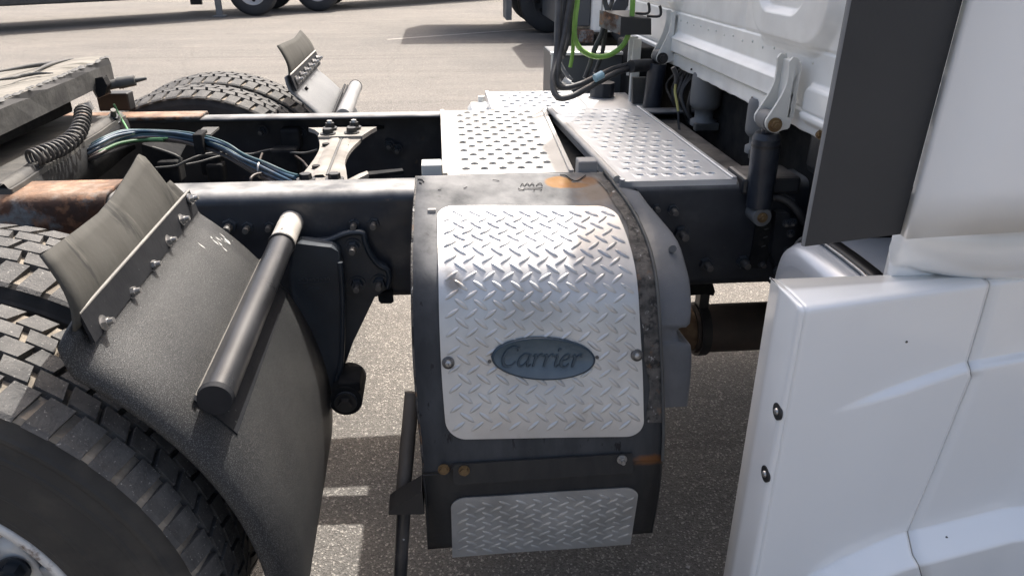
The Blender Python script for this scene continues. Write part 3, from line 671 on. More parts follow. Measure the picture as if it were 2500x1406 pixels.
# fold flanges left and right so that the cover has depth
for P, sx in ((Lp, 1), (Rp, -1)):
    b = MB()
    rr = [[q + Vector((0.001 * sx, 0.0, 0.0)), q + Vector((0.002 * sx, 0.16 if i > 28 else 0.02 + 0.14 * i / 28, -0.05 if i < 28 else 0))] for i, q in enumerate(P)]
    b.grid(rr, True); b.build('side_flange', M['edge'], cover, solid=0.004, soff=0)
# grimy chipped right edge band lying on the cover
def band(S, u0, u1, t0, t1, h, n=60):
    rows = []
    for k in range(n + 1):
        t = lerp(t0, t1, k / n); row = []
        for j in range(5):
            u = lerp(u0(k / n) if callable(u0) else u0, u1(k / n) if callable(u1) else u1, j / 4)
            p, a_, c_, n_ = S.frame(u, t); row.append(p + n_ * h)
        rows.append(row)
    return MB().grid(rows, True)
band(S1, lambda f: 0.925 + 0.012 * math.sin(9 * f) + 0.006 * math.sin(31 * f), 0.999, S1.len * 0.05, S1.len * 0.86, 0.0016).build('worn_edge_band', M['edge'], cover)
# raised seam on the right edge
b = MB(); b.tube([S1.p(0.992, S1.len * k / 30) + Vector((0.002, -0.003, 0.003)) for k in range(31)], 0.0035, 6, 1); b.build('edge_seam', M['greyface'], cover)

def lens_lug(mb, c, ex, ey, n_, ang, L_=0.0165, w=0.0045, h=0.0036):
    d = ex * math.cos(ang) + ey * math.sin(ang); e = n_.cross(d)
    base = []
    for k in range(10):
        t = 2 * math.pi * k / 10; x = math.cos(t); y = math.sin(t)
        base.append(c + d * (L_ * x) + e * (w * math.copysign(abs(y) ** 1.3, y)) - n_ * 0.0002)
    top = [c + d * (L_ * 0.62 * q) + n_ * h for q in (-1, 0, 1)]
    P = base + top
    Fs = []
    for k in range(10):
        k2 = (k + 1) % 10
        def tp_(i): return 12 if i in (0, 1, 9) else (10 if i in (4, 5, 6) else 11)
        a_, b2 = tp_(k), tp_(k2)
        if a_ == b2: Fs.append((k, k2, a_))
        else: Fs.append((k, k2, b2, a_))
    mb.add(P, Fs, True)
def tread_plate(S, u0, u1, t0, t1, rad, sq_bottom, name, matk, parent, lug=True):
    w = (u1 - u0) * S.w; hgt = t1 - t0
    def inside(x, y, mrg=0.0):
        if x < mrg or x > w - mrg or y < mrg or y > hgt - mrg: return False
        for cx_, cy_, sx, sy in ((rad, rad, -1, -1), (w - rad, rad, 1, -1), (rad, hgt - rad, -1, 1), (w - rad, hgt - rad, 1, 1)):
            if sq_bottom and sy > 0: continue
            if (x - cx_) * sx > 0 and (y - cy_) * sy > 0 and math.hypot(x - cx_, y - cy_) > rad - mrg: return False
        return True
    mb = MB(); rows = []; n = 90; off = 0.004
    for k in range(n + 1):
        # denser rows near the rounded ends
        y = hgt * (0.5 - 0.5 * math.cos(math.pi * k / n)); x0 = 0
        if y < rad: x0 = rad - math.sqrt(max(0, rad * rad - (rad - y) ** 2))
        if y > hgt - rad and not sq_bottom: x0 = rad - math.sqrt(max(0, rad * rad - (y - hgt + rad) ** 2))
        row = []
        for j in range(13):
            x = lerp(x0, w - x0, j / 12); wob = 0.0006 * math.sin(y * 40 + x * 17)
            p, a_, c_, n_ = S.frame(u0 + x / S.w, t0 + y); row.append(p + n_ * (off + wob))
        rows.append(row)
    mb.grid(rows, True)
    # rim edge
    lo = [r_[0] for r_ in rows]; hi = [r_[-1] for r_ in rows]
    for r_ in (lo, hi, rows[0], rows[-1]):
        mb.grid([r_, [q + Vector((0, 0.006, -0.002)) for q in r_]], False)
    ax_, ay_ = 0.0345, 0.0178; j = 0; y = 0.008
    while y < hgt - 0.004:
        x = 0.006 + (0 if j % 2 else ax_ / 2)
        while x < w - 0.003:
            if inside(x, y, 0.010):
                p, a_, c_, n_ = S.frame(u0 + x / S.w, t0 + y)
                ang = R(38) if j % 2 == 0 else R(-38)
                lens_lug(mb, p + n_ * (off + 0.0003), a_, -c_, n_, ang + random.uniform(-.06, .06))
            x += ax_
        y += ay_; j += 1
    return mb.build(name, matk, parent)
t_a = S1.find_t(0.5, 507); t_b = S1.find_t(0.5, 1066)
plate1 = tread_plate(S1, 0.107, 0.914, t_a, t_b, 0.036, False, 'tread_plate', M['alu'], cover)
# badge
ub = (1320 - 1010) / 606.0; tb_ = S1.find_t(ub, 872)
bp_, ex, ey, en = S1.frame(ub, tb_); ey = -ey; bp_ = bp_ + en * 0.005
ex = (ex + ey * 0.02).normalized()
def on_badge(x, y, h): return bp_ + ex * x + ey * y + en * h
A_, B_ = 0.0985, 0.0415
b = MB(); rows = []
for q, h in ((1.0, -0.002), (1.0, 0.006), (0.985, 0.0085), (0.955, 0.0085), (0.935, 0.006), (0.0, 0.0062)):
    rows.append([on_badge(A_ * math.cos(t * math.pi / 36) * (q if q > 0 else 0.001), (B_ * (q if q > 0 else 0.001) - (0.0 if q > 0.99 or q == 0 else 0.0015)) * math.sin(t * math.pi / 36), h) for t in range(72)])
b.grid(rows[:4], True, 1, True); b.grid(rows[3:], True, 0, True)
badge = b.build('badge', [M['badge'], M['badge_rim']], cover, label='oval slate blue badge reading Carrier')
# lettering: italic letters as broad-nib strokes
def stroke(mb, pts, w0, h, sub=5):
    pts3 = smooth_path([Vector((x, y, 0)) for x, y, ww in pts], sub); ws = [ww for *_, ww in pts]; n = len(pts3); Lr = []; Rr = []
    for i, p in enumerate(pts3):
        f = i / (n - 1) * (len(ws) - 1); k = min(int(f), len(ws) - 2); ww = lerp(ws[k], ws[k + 1], f - k) * w0
        t = (pts3[min(i + 1, n - 1)] - pts3[max(i - 1, 0)]).normalized(); nrm = Vector((-t.y, t.x, 0))
        Lr.append(p + nrm * ww / 2); Rr.append(p - nrm * ww / 2)
    sh = 0.28; sc = 1.0
    def mp(p, hh): return on_badge((p.x + p.y * sh) * sc, p.y * sc, hh)
    rowsT = [[mp(p, 0.004) for p in Lr], [mp(lerp(p, q, 0.2), 0.0092) for p, q in zip(Lr, Rr)], [mp(lerp(p, q, 0.8), 0.0092) for p, q in zip(Lr, Rr)], [mp(q, 0.004) for q in Rr]]
    mb.grid(rowsT[0:2], False, 1); mb.grid(rowsT[2:4], False, 1); mb.grid(rowsT[1:3], False, 0)
    for e_ in (0, -1): mb.add([rowsT[0][e_], rowsT[1][e_], rowsT[2][e_], rowsT[3][e_]], [(0, 1, 2, 3)])
U = 0.0235          # x-height
def T(pts, ox): return [(ox + x * U, (y - 0.62) * U, w) for x, y, w in pts]
def letters():
    ox = -0.0765
    mb = MB(); w0 = 0.0042
    stroke(mb, T([(1.02, 1.28, .7), (0.92, 1.5, .8), (0.62, 1.58, 1), (0.22, 1.3, 1.5), (0.02, 0.72, 1.8), (0.12, 0.2, 1.5), (0.45, 0.0, 1), (0.8, 0.1, .8), (1.05, 0.42, .6)], ox), w0, 0)
    stroke(mb, T([(1.02, 1.28, .9), (1.03, 1.55, .7)], ox), w0, 0, 2)
    ox += 1.28 * U
    stroke(mb, T([(0.72, 0.95, .6), (0.4, 1.0, .9), (0.1, 0.7, 1.4), (0.02, 0.3, 1.5), (0.2, 0.0, 1.1), (0.5, 0.15, .8), (0.74, 0.6, .6)], ox), w0, 0)
    stroke(mb, T([(0.82, 1.0, 1.2), (0.76, 0.45, 1.4), (0.78, 0.06, 1.2), (0.9, 0.02, .8), (1.04, 0.2, .5)], ox), w0, 0)
    def r_(ox):
        stroke(mb, T([(0.0, 0.8, .5), (0.16, 0.98, .9), (0.24, 0.85, 1.3), (0.22, 0.4, 1.5), (0.2, 0.0, 1.4)], ox), w0, 0)
        stroke(mb, T([(0.26, 0.55, .6), (0.45, 0.88, .7), (0.66, 1.0, 1.2), (0.78, 0.86, 1.3)], ox), w0, 0)
    ox += 1.05 * U; r_(ox); ox += 0.86 * U; r_(ox)
    ox += 0.88 * U
    stroke(mb, T([(0.0, 0.8, .5), (0.16, 0.98, .9), (0.24, 0.8, 1.4), (0.2, 0.3, 1.4), (0.24, 0.03, 1.1), (0.36, 0.04, .8), (0.48, 0.22, .5)], ox), w0, 0)
    stroke(mb, T([(0.24, 1.28, 1.5), (0.3, 1.5, 1.5)], ox), w0, 0, 2)
    ox += 0.55 * U
    stroke(mb, T([(0.08, 0.48, .6), (0.5, 0.62, .7), (0.66, 0.85, 1), (0.48, 1.02, .9), (0.18, 0.82, 1.3), (0.05, 0.4, 1.6), (0.2, 0.05, 1.3), (0.5, 0.05, .9), (0.74, 0.3, .6)], ox), w0, 0)
    ox += 0.85 * U; r_(ox)
    return mb
letters().build('lettering', [M['badge_letter'], M['badge_rim']], cover, label='raised italic lettering Carrier on the oval badge')
for (px, py, me, s) in ((1093, 884, BTN, 1.25), (1547, 866, BTN, 1.25)):
    uu = 0.135 if px < 1200 else 0.893
    p, a_, c_, n_ = S1.frame(uu, S1.find_t(uu, py)); inst(me, 'plate_screw', orient(p + n_ * 0.0042, n_, 0, s), cover)
for (px, py) in ((1190, 880), (1452, 870)):
    uu = (px - 1010) / 606.0
    p, a_, c_, n_ = S1.frame(uu, S1.find_t(uu, py)); MB().cyl(p + n_ * 0.003, p + n_ * 0.0056, 0.0035, seg=12).build('rivet', M['nut'], cover)
# rust stain on the top, with the black curl and the rubbed lettering mark
def surf_patch(S, pxs, y_hint, h, name, matk, parent):
    pts = []
    for (px, py) in pxs:
        best = None
        for it in range(1):
            # intersect by search over t then solve u from px
            t = S.find_t(0.5, py)
            for _ in range(4):
                l = S.p(0, t) - CAM; r_ = S.p(1, t) - CAM
                xl = W / 2 + F * l.dot(CR) / l.dot(_f); xr = W / 2 + F * r_.dot(CR) / r_.dot(_f); u = (px - xl) / (xr - xl)
                t = S.find_t(u, py)
            p, a_, c_, n_ = S.frame(u, t); pts.append(p + n_ * h)
    c = sum(pts, Vector()) / len(pts); nP = len(pts)
    mb = MB(); mb.add(pts + [c], [(i, (i + 1) % nP, nP) for i in range(nP)])
    return mb.build(name, matk, parent)
def on_cover(px, py, h=0.002):
    t = S1.find_t(0.5, py)
    for _ in range(3):
        l = S1.p(0, t) - CAM; r_ = S1.p(1, t) - CAM
        xl = W / 2 + F * l.dot(CR) / l.dot(_f); xr = W / 2 + F * r_.dot(CR) / r_.dot(_f); u = (px - xl) / (xr - xl); t = S1.find_t(u, py)
    p, a_, c_, n_ = S1.frame(u, t); return p + n_ * h
RC = M['cover']
stain(RC, on_cover(1362, 445, 0), (0.034, 0.026, 0.05), (0.30, 0.145, 0.035), 0.95, (0.75, 0.95), 0.35)
stain(RC, on_cover(1400, 452, 0), (0.04, 0.012, 0.05), (0.27, 0.12, 0.03), 0.9, (0.7, 1.0), 0.5)
stain(RC, on_cover(1436, 442, 0), (0.026, 0.02, 0.05), (0.20, 0.09, 0.03), 0.85, (0.5, 1.1), 0.9)
stain(RC, on_cover(1452, 470, 0), (0.05, 0.05, 0.05), (0.20, 0.14, 0.09), 0.6, (0.4, 1.1), 1.2, 70)
stain(RC, on_cover(1590, 1120, 0), (0.045, 0.05, 0.014), (0.20, 0.085, 0.03), 0.9, (0.4, 1.0), 1.0, 60)
stain(RC, on_cover(1090, 1150, 0), (0.016, 0.05, 0.02), (0.12, 0.07, 0.04), 0.6, (0.3, 1.0), 0.9, 80)
stain(M['alu'], on_cover(1105, 690, 0), (0.022, 0.08, 0.022), (0.25, 0.21, 0.17), 0.8, (0.3, 1.0), 1.2, 70)
stain(M['alu'], on_cover(1290, 760, 0), (0.11, 0.12, 0.05), (0.41, 0.39, 0.36), 0.6, (0.3, 1.0), 0.9, 20)
MB().tube([on_cover(*q) for q in ((1365, 428), (1380, 431), (1390, 438), (1402, 443), (1412, 441), (1422, 434), (1428, 430))], 0.0012, 6, 4).build('rust_crack', M['black_ink'], cover)
b = MB()
for seq in (((1262, 461), (1266, 465), (1274, 466), (1278, 462), (1292, 462), (1306, 462), (1321, 461)), ((1268, 456), (1272, 450), (1278, 456), (1284, 449), (1290, 456), (1296, 449), (1301, 456)), ((1306, 455), (1311, 451), (1318, 450), (1321, 455)), ((1299, 466), (1303, 467)), ((1316, 464), (1320, 467))):
    b.tube([on_cover(*q) for q in seq], 0.0009, 5, 3)
b.build('rubbed_mark', M['black_ink'], cover)
for seq in (((1020, 440), (1030, 441), (1034, 446)), ((1023, 447), (1029, 450)), ((1130, 462), (1138, 458)), ((1068, 465), (1076, 464)), ((1200, 441), (1216, 444))):
    MB().tube([on_cover(*q) for q in seq], 0.0015 if seq[0][0] < 1060 else 0.0008, 5, 3).build('paint_chip', M['black_ink'], cover)
b = MB(); p = on_cover(1053, 516); b.box(p.x - 0.008, p.x + 0.008, p.y - 0.005, p.y + 0.005, p.z - 0.004, p.z + 0.003); b.build('clip', M['sleeve'], cover, bevel=0.001)
# lower skirt of the genset
low = [((1031, 1150), (1617, 1119), -.829), ((1038, 1215), (1612, 1180), -.825), ((1042, 1280), (1603, 1240), -.80), ((1045, 1340), (1592, 1300), -.77), ((1047, 1380), (1586, 1340), -.752)]
L2 = smooth_path([UY(*l, y) for l, r_, y in low], 6); R2 = smooth_path([UY(*r_, y) for l, r_, y in low], 6)
S2 = Surf(L2, R2)
b = MB(); nk = 19
b.grid([[lerp(L2[k], R2[k], u / 10) for u in range(11)] for k in range(nk)], True)
skirt = b.build('lower_skirt', M['cover_low'], truck, solid=0.005, soff=1, label='black lower skirt below the generator cover')
for P, sx in ((L2[:nk], 1), (R2[:nk], -1)):
    b = MB(); b.grid([[q + Vector((0.001 * sx, 0, 0)), q + Vector((0.002 * sx, 0.12, 0))] for q in P], True); b.build('side_flange', M['cover_low'], skirt, solid=0.004, soff=0)
t_a = S2.find_t(0.5, 1199); t_b = S2.find_t(0.5, 1340)
tread_plate(S2, 0.105, 0.905, t_a, t_b, 0.03, True, 'tread_plate', M['alu_low'], skirt)
# step seam between cover and skirt
b = MB(); b.tube([UY(1032, 1160, -.842), UY(1070, 1157, -.842), UY(1098, 1153, -.842), UY(1104, 1140, -.842), UY(1112, 1133, -.842)], 0.0016, 6, 3); b.build('seam_gap', M['black_ink'], cover)
b = MB(); b.prism([UY(1105, 1131, -.838), UY(1542, 1105, -.838), UY(1545, 1150, -.838), UY(1108, 1180, -.838)], (0, -0.004, 0)); b.build('lap_plate', M['cover_low'], cover, bevel=0.001)
for px, py, me in ((1083, 1144, RUSTB), (1133, 1147, RUSTB)): inst(me, 'bolt', orient(UY(px, py, -.843), (0, -1, 0.05), 0, 1.1), cover)
inst(SMALL, 'bolt', orient(UY(1518, 1120, -.843), (0, -1, 0.05), 0.3, 1.0), cover)
stain(M['cover_low'], UY(1585, 1130, -.835), (0.035, 0.05, 0.012), (0.20, 0.085, 0.03), 0.85, (0.4, 1.0), 1.0, 60)
# inner grey housing
hr = [((1470, 452), (1553, 466), -.47), ((1530, 495), (1578, 500), -.505), ((1560, 530), (1608, 535), -.54), ((1570, 585), (1650, 590), -.60), ((1575, 640), (1670, 650), -.66), ((1580, 700), (1681, 705), -.70), ((1585, 790), (1680, 790), -.73), ((1585, 800), (1650, 803), -.732), ((1585, 830), (1655, 832), -.735), ((1585, 845), (1682, 846), -.74), ((1590, 920), (1682, 920), -.75), ((1590, 995), (1674, 992), -.755)]
La = [UY(*l, y) for l, r_, y in hr]; Ra = [UY(*r_, y) for l, r_, y in hr]
La = smooth_path(La, 3); Ra = smooth_path(Ra, 3)
b = MB(); b.grid([[lerp(p, q, u / 6) + Vector((0, -0.005 * math.sin(math.pi * u / 6), 0.003 * math.sin(math.pi * u / 6))) for u in range(7)] + [q + Vector((0.005, 0.004, -0.002)), q + Vector((0.008, 0.014, -0.004)), q + Vector((0.008, 0.2, -0.02))] for p, q in zip(La, Ra)], True)
house = b.build('generator_housing', M['grey_housing'], truck, label='grey housing bulging out beside the generator cover')
b = MB(); b.box(0.255, 0.69, -0.72, -0.46, 0.30, 0.86); b.build('generator_block', M['dark'], house, bevel=0.02)
p = UY(1642, 608, -.635); b = MB(); b.cyl(p + Vector((0, 0.003, 0)), p + Vector((0, -0.002, 0.001)), 0.008, seg=14); b.build('drain_plug', M['airbag'], house)
# support pole and fin at the left of the genset
pa = UY(1003, 1000, -.70); pb = UY(985, 1195, -.765); pc = UY(988, 1225, -.80); pd = UY(970, 1430, -.83)
b = MB(); b.cyl(pa + Vector((0.004, 0.02, 0.03)), pb, 0.0155, seg=20); pole = b.build('support_pole', M['pole_dusty'], truck)
b = MB(); b.cyl(pc + Vector((0, 0, 0.015)), Vector((pd.x, pd.y, 0.16)), 0.0145, seg=20); b.build('lower_pole', M['pole'], pole)
b = MB(); b.cyl((pd.x, pd.y, 0.0), (pd.x, pd.y, 0.012), 0.05, seg=24); b.cyl((pd.x, pd.y, 0.01), (pd.x, pd.y, 0.17), 0.0125, seg=16); b.build('foot', M['pole'], pole)
b = MB(); b.prism([UY(952, 1215, -.79), UY(952, 1207, -.79), UY(965, 1197, -.79), UY(1031, 1158, -.79), UY(1037, 1213, -.79)], (0, -0.05, 0)); b.build('support_fin', M['nutdark'], pole, bevel=0.002)

# ================================================================== deck plates
def deck(name, x0, x1, y0, y1, z, nx, ny, mk, hole=(0.0085, 0.0042), margin=(0.03, 0.02), lip=0.012, phase=0, label=None, skew=0.0, lipside='both', rise=0.0035, warp=None, near_lip=False):
    mb = MB(); X0, X1, Y0, Y1 = x0 + margin[0], x1 - margin[0], y0 + margin[1], y1 - margin[1]
    cw = (X1 - X0) / (nx + 0.5); ch = (Y1 - Y0) / ny
    def q(a, b_, c_, d_, zz=z): mb.add([Vector((a, c_, zz)), Vector((b_, c_, zz)), Vector((b_, d_, zz)), Vector((a, d_, zz))], [(0, 1, 2, 3)])
    q(x0, x1, y0, Y0); q(x0, x1, Y1, y1); q(x0, X0, Y0, Y1); q(X1, x1, Y0, Y1)
    for j in range(ny):
        ya = Y0 + j * ch; yb = ya + ch; sh = (0.5 * cw if (j + phase) % 2 else 0)
        if sh: q(X0, X0 + sh, ya, yb)
        else: q(X1 - 0.5 * cw, X1, ya, yb)
        for i in range(nx):
            xa = X0 + sh + i * cw; xb = xa + cw; cx_ = (xa + xb) / 2; cy_ = (ya + yb) / 2
            outer = []; mid = []; inn = []; low_ = []
            for k in range(8):
                t = 2 * math.pi * (k + 0.5) / 8
                c_, s_ = math.cos(t), math.sin(t)
                sc = min((cw / 2) / max(abs(c_), 1e-6), (ch / 2) / max(abs(s_), 1e-6))
                ca = [(1, 1), (0, 1), (-1, 1), (-1, 0)]
                outer.append(None)
            # outer rectangle: 8 points (corners and mid edges)
            rect = [(cx_ + cw / 2, cy_), (cx_ + cw / 2, yb), (cx_, yb), (xa, yb), (xa, cy_), (xa, ya), (cx_, ya), (xb, ya)]
            P = [Vector((a, c_, z)) for a, c_ in rect]
            for k in range(8):
                t = math.pi * k / 4; c_, s_ = math.cos(t), math.sin(t); dx = hole[0] * c_; dy = hole[1] * s_
                mid.append(Vector((cx_ + dx * 1.7 + skew * dy, cy_ + dy * 1.8, z + 0.0006)))
                inn.append(Vector((cx_ + dx + skew * dy, cy_ + dy + 0.001, z + rise * (0.1 + 0.9 * max(0, -s_ if near_lip else s_)))))
                low_.append(Vector((cx_ + dx * 0.9 + skew * dy, cy_ + dy * 0.9, z - 0.005)))
            o_ = P + mid + inn + low_
            Fs = []; Fs2 = []
            for k in range(8):
                k2 = (k + 1) % 8
                Fs.append((k, k2, 8 + k2, 8 + k)); Fs2.append((8 + k, 8 + k2, 16 + k2, 16 + k)); Fs2.append((16 + k, 16 + k2, 24 + k2, 24 + k))
            mb.add(o_, Fs + Fs2, False)
    # folded edges
    for (a, b_) in ((Vector((x0, y0, z)), Vector((x1, y0, z))), (Vector((x1, y0, z)), Vector((x1, y1, z))), (Vector((x1, y1, z)), Vector((x0, y1, z))), (Vector((x0, y1, z)), Vector((x0, y0, z)))):
        mb.add([a, b_, b_ - Vector((0, 0, 0.03)), a - Vector((0, 0, 0.03))], [(0, 1, 2, 3)])
    if warp: mb.v = [(p[0] + warp((p[0] - x0) / (x1 - x0), (p[1] - y0) / (y1 - y0)), p[1], p[2]) for p in mb.v]
    o = mb.build(name, mk, truck, label=label)
    tr_ = MB(); tr_.box(x0 + 0.04, x1 - 0.045, y0 + 0.004, y1 - 0.004, z - 0.028, z - 0.014); tr_.build('hole_shade_sheet', M['holedark'], o)  # added near-black sheet that paints the shade seen through the holes
    for xx in ((x0,) if lipside == 'left' else (x1,) if lipside == 'right' else (x0, x1)):
        s_ = 1 if xx == x0 else -1
        e_ = MB(); e_.box(min(xx, xx + s_ * lip), max(xx, xx + s_ * lip), y0 + 0.001, y1 - 0.001, z + 0.0008, z + 0.005)
        if warp: e_.v = [(p[0] + warp(0 if xx == x0 else 1, (p[1] - y0) / (y1 - y0)), p[1], p[2]) for p in e_.v]
        e_.build('rolled_edge', mk, o, bevel=0.002)
    return o
ZD = 0.947
d1 = deck('deck_plate', 0.297, 0.617, -0.34, 0.39, ZD, 5, 16, M['deck'], margin=(0.035, 0.02), label='dirty cream perforated step plate over the frame', hole=(0.0105, 0.0070), rise=0.0035, warp=lambda u, v: u * (0.014 * v - 0.016 * (1 - v)))
d2 = deck('deck_plate', 0.655, 0.953, -0.425, 0.405, ZD, 6, 15, M['deck_b'], margin=(0.028, 0.02), phase=1, lipside='both', label='silver perforated step plate beside the cab, in shade', skew=0.3, rise=0.0020, near_lip=True, hole=(0.0100, 0.0100), warp=lambda u, v: (1 - u) * (-0.008 * v + 0.036 * (1 - v)) + u * (-0.008 * v + 0.006 * (1 - v)))
d3 = deck('deck_plate', 0.46, 0.775, 0.41, 0.735, ZD - 0.004, 5, 6, M['deck_b'], margin=(0.03, 0.02), label='bright perforated step plate at the far side', lipside='left', hole=(0.011, 0.006))
b = MB(); b.box(0.60, 0.69, -0.40, 0.40, 0.88, 0.90); b.build('deck_support', M['dark'], d2)
b = MB(); b.cyl((0.687, -0.41, ZD + 0.001), (0.645, 0.39, ZD + 0.001), 0.009, seg=14); b.build('rolled_side', M['deck'], d2)
b = MB(); b.box(0.30, 0.95, -0.33, 0.33, 0.70, 0.80); b.build('gearbox_filler', M['dark'], truck, bevel=0.02)  # dark box added below the decks so no lit ground shows through
# bracket tabs behind the genset
tabs = MB(); p = UY(1030, 428, -.40); q = UY(1078, 400, -.40); tabs.box(p.x, q.x, -.41, -.36, 0.9, q.z); tabs.build('mounting_strap', M['bracket'], truck, bevel=0.002)
tabs = MB(); p = UY(1410, 420, -.43); q = UY(1458, 391, -.43); tabs.box(p.x, q.x, -.44, -.40, 0.9, q.z); tabs.build('mounting_strap', M['wheelgrey'], truck, bevel=0.003)

# ================================================================== fifth wheel
fw = []
zt = 1.112
c1 = UY(265, 141, 0.42); c0 = UY(-60, 277, -0.30)
top_px = [((265, 143), .42), ((248, 137), .44), ((215, 139), .44), ((150, 148), .44), ((60, 166), .43), ((-60, 190), .42)]
P = [UY(a, c_, y) for (a, c_), y in top_px]
far_left = P[-1]; near_left = Vector((c0.x - 0.55, c0.y, c0.z - 0.10)); near_r = Vector((c0.x, -0.42, c0.z + 0.0))
near_far = Vector((far_left.x - 0.1, -0.42, near_left.z))
mid = [UY(130, 199, 0.06)]
front = [Vector(lerp(near_r, c1, k / 10)) for k in range(10)]
poly = front + P + [Vector((far_left.x - 0.2, 0.40, far_left.z - 0.04)), near_far]
b = MB(); nP = len(poly); cen = sum(poly, Vector()) / nP
b.add(poly + [cen], [(i, (i + 1) % nP, nP) for i in range(nP)])
wob = [random.uniform(-0.004, 0.004) for _ in range(nP)]
edge1 = [p + Vector((0.006 + wob[i], 0, -0.014 + wob[i])) for i, p in enumerate(poly)]
edge2 = [p + Vector((0.004, 0, -0.066)) for p in poly]
b.grid([poly, edge1], False, 1, True); b.grid([edge1, edge2], False, 2, True)
fwh = b.build('fifth_wheel', [M['greasy'], M['nutdark'], M['greyface']], truck, label='greasy grey fifth wheel coupling plate')
# grease ridges on the top, along the front edge
gr = MB()
for k in range(46):
    f = k / 45; p = lerp(near_r, c1, f) + Vector((random.uniform(-0.012, 0.004), 0, 0.001)); r_ = random.uniform(0.004, 0.010)
    gr.add([p + Vector((r_ * math.cos(t), r_ * 1.8 * math.sin(t), 0)) for t in (0, 1.05, 2.1, 3.14, 4.19, 5.24)] + [p + Vector((0, 0, r_ * 0.5))], [(i, (i + 1) % 6, 6) for i in range(6)], True)
o = gr.build('grease_clots', M['greyface'], fwh, kind='stuff')
def on_fw(px, py):
    nrm = (poly[9] - poly[0]).cross(poly[13] - poly[9]); d_ = ray(px, py); t_ = (poly[9] - CAM).dot(nrm) / d_.dot(nrm); return CAM + d_ * t_ + Vector((0, 0, 0.002))
for seq in (((-20, 200), (30, 193), (50, 188), (90, 182), (130, 181)), ((-20, 180), (60, 166), (120, 157), (165, 149)), ((80, 180), (110, 165), (140, 155), (180, 146))):
    MB().tube([on_fw(*q) for q in seq], lambda f: 0.001 + 0.005 * math.sin(math.pi * f), 6, 4).build('grease_ridge', M['greyface'], fwh)
rg = MB(); q0 = UY(228, 222, 0.30); q1 = UY(262, 210, 0.32); q2 = UY(288, 204, 0.33); q3 = UY(330, 197, 0.34); q4 = UY(358, 192, 0.35)
rg.cyl(q0, q1, 0.024, 0.022, 18); rg.cyl(q1, q2, 0.013, 0.014, 16); rg.cyl(q2, q3, 0.017, 0.015, 16); rg.cyl(q3, q4, 0.0075, 0.004, 12)
rg.cyl(UY(305, 206, 0.34), UY(297, 214, 0.33), 0.008, 0.006, 10)
rg.build('release_rod', M['greyface'], fwh)
b = MB(); b.prism([UY(a, c_, 0.28) for a, c_ in ((232, 192), (250, 188), (262, 210), (256, 232), (240, 240), (234, 225))], (0, 0.03, 0)); b.build('rod_lug', M['dark'], fwh, bevel=0.004)
b = MB(); b.box(c1.x - 0.75, c1.x - 0.06, -0.30, 0.26, 0.985, 1.055); b.build('under_bracket', M['dark'], fwh, bevel=0.01)
b = MB(); b.box(c1.x - 0.5, c1.x - 0.02, -0.36, -0.30, 0.965, 1.05); b.build('pivot_lug', M['dark'], fwh, bevel=0.01)
# mounting plate under the fifth wheel, spanning the rails
zp = 0.962
e0 = UZ(28, 462, zp); e1 = UZ(306, 282, zp)
b = MB(); n_e = 14; front_e = []
for k in range(n_e + 1):
    f = k / n_e; front_e.append(lerp(e0, e1, f) + Vector((0.002 * math.sin(f * 20), 0, 0)))
back_e = [p + Vector((-0.9, 0, 0)) for p in front_e]
b.prism(front_e + list(reversed(back_e)), (0, 0, -0.016)); mplate = b.build('mounting_plate', M['dustplate'], truck, bevel=0.003)
b = MB(); b.grid([[p + Vector((-0.035, 0, 0.001)) for p in front_e], [p + Vector((-0.030, 0, 0.012)) for p in front_e], [p + Vector((-0.012, 0, 0.012)) for p in front_e], [p + Vector((-0.006, 0, 0.001)) for p in front_e]], True); b.build('plate_corrugation', M['dustplate'], mplate)
b = MB(); b.grid([[p + Vector((-0.004, 0, -0.012)) for p in front_e], [p + Vector((0.002, 0, -0.05)) for p in front_e], [p + Vector((0.002, 0, -0.10)) for p in front_e]], True); b.build('plate_lip', M['dark'], mplate, solid=0.006)
inst(NUT, 'nut', orient(UZ(278, 292, zp), (0.3, -0.5, 0.8), 0.3, 1.1), mplate)
b = MB(); p = UZ(282, 268, 0.95); b.box(p.x - 0.05, p.x + 0.045, p.y, p.y + 0.05, 0.945, 1.0); b.build('bump_stop', M['nutdark'], mplate, bevel=0.004)
p = UZ(215, 410 - 170, 1.0)
b = MB(); rr = [UY(205, 252, 0.18), UY(215, 272, 0.18)]; b.cyl(rr[0], rr[1], 0.018, seg=16); b.build('hose_ferrule', M['steel'], mplate)
# corrugated hose
cp = smooth_path([UY(a, c_, y) for a, c_, y in ((203, 272, 0.10), (199, 300, 0.04))] + [UZ(a, c_, zz) for a, c_, zz in ((184, 332, .996), (150, 358, .99), (112, 374, .99), (76, 388, .986))], 40)
b = MB(); hp = []; turns = 19; n = len(cp)
a = Vector((0, 1, 0))
NS = turns * 14
for i in range(NS + 1):
    f = i / NS * (n - 1); k = min(int(f), n - 2); p = lerp(cp[k], cp[k + 1], f - k); t = (cp[min(k + 2, n - 1)] - cp[max(k - 1, 0)]).normalized()
    a = (a - t * a.dot(t)).normalized(); c_ = t.cross(a); th = i / 14 * 2 * math.pi
    hp.append(p + (a * math.cos(th) + c_ * math.sin(th)) * 0.0185)
b.tube(hp, 0.0036, 6, 1); b.build('coiled_hose', M['coil'], truck, label='black coiled hose under the fifth wheel')
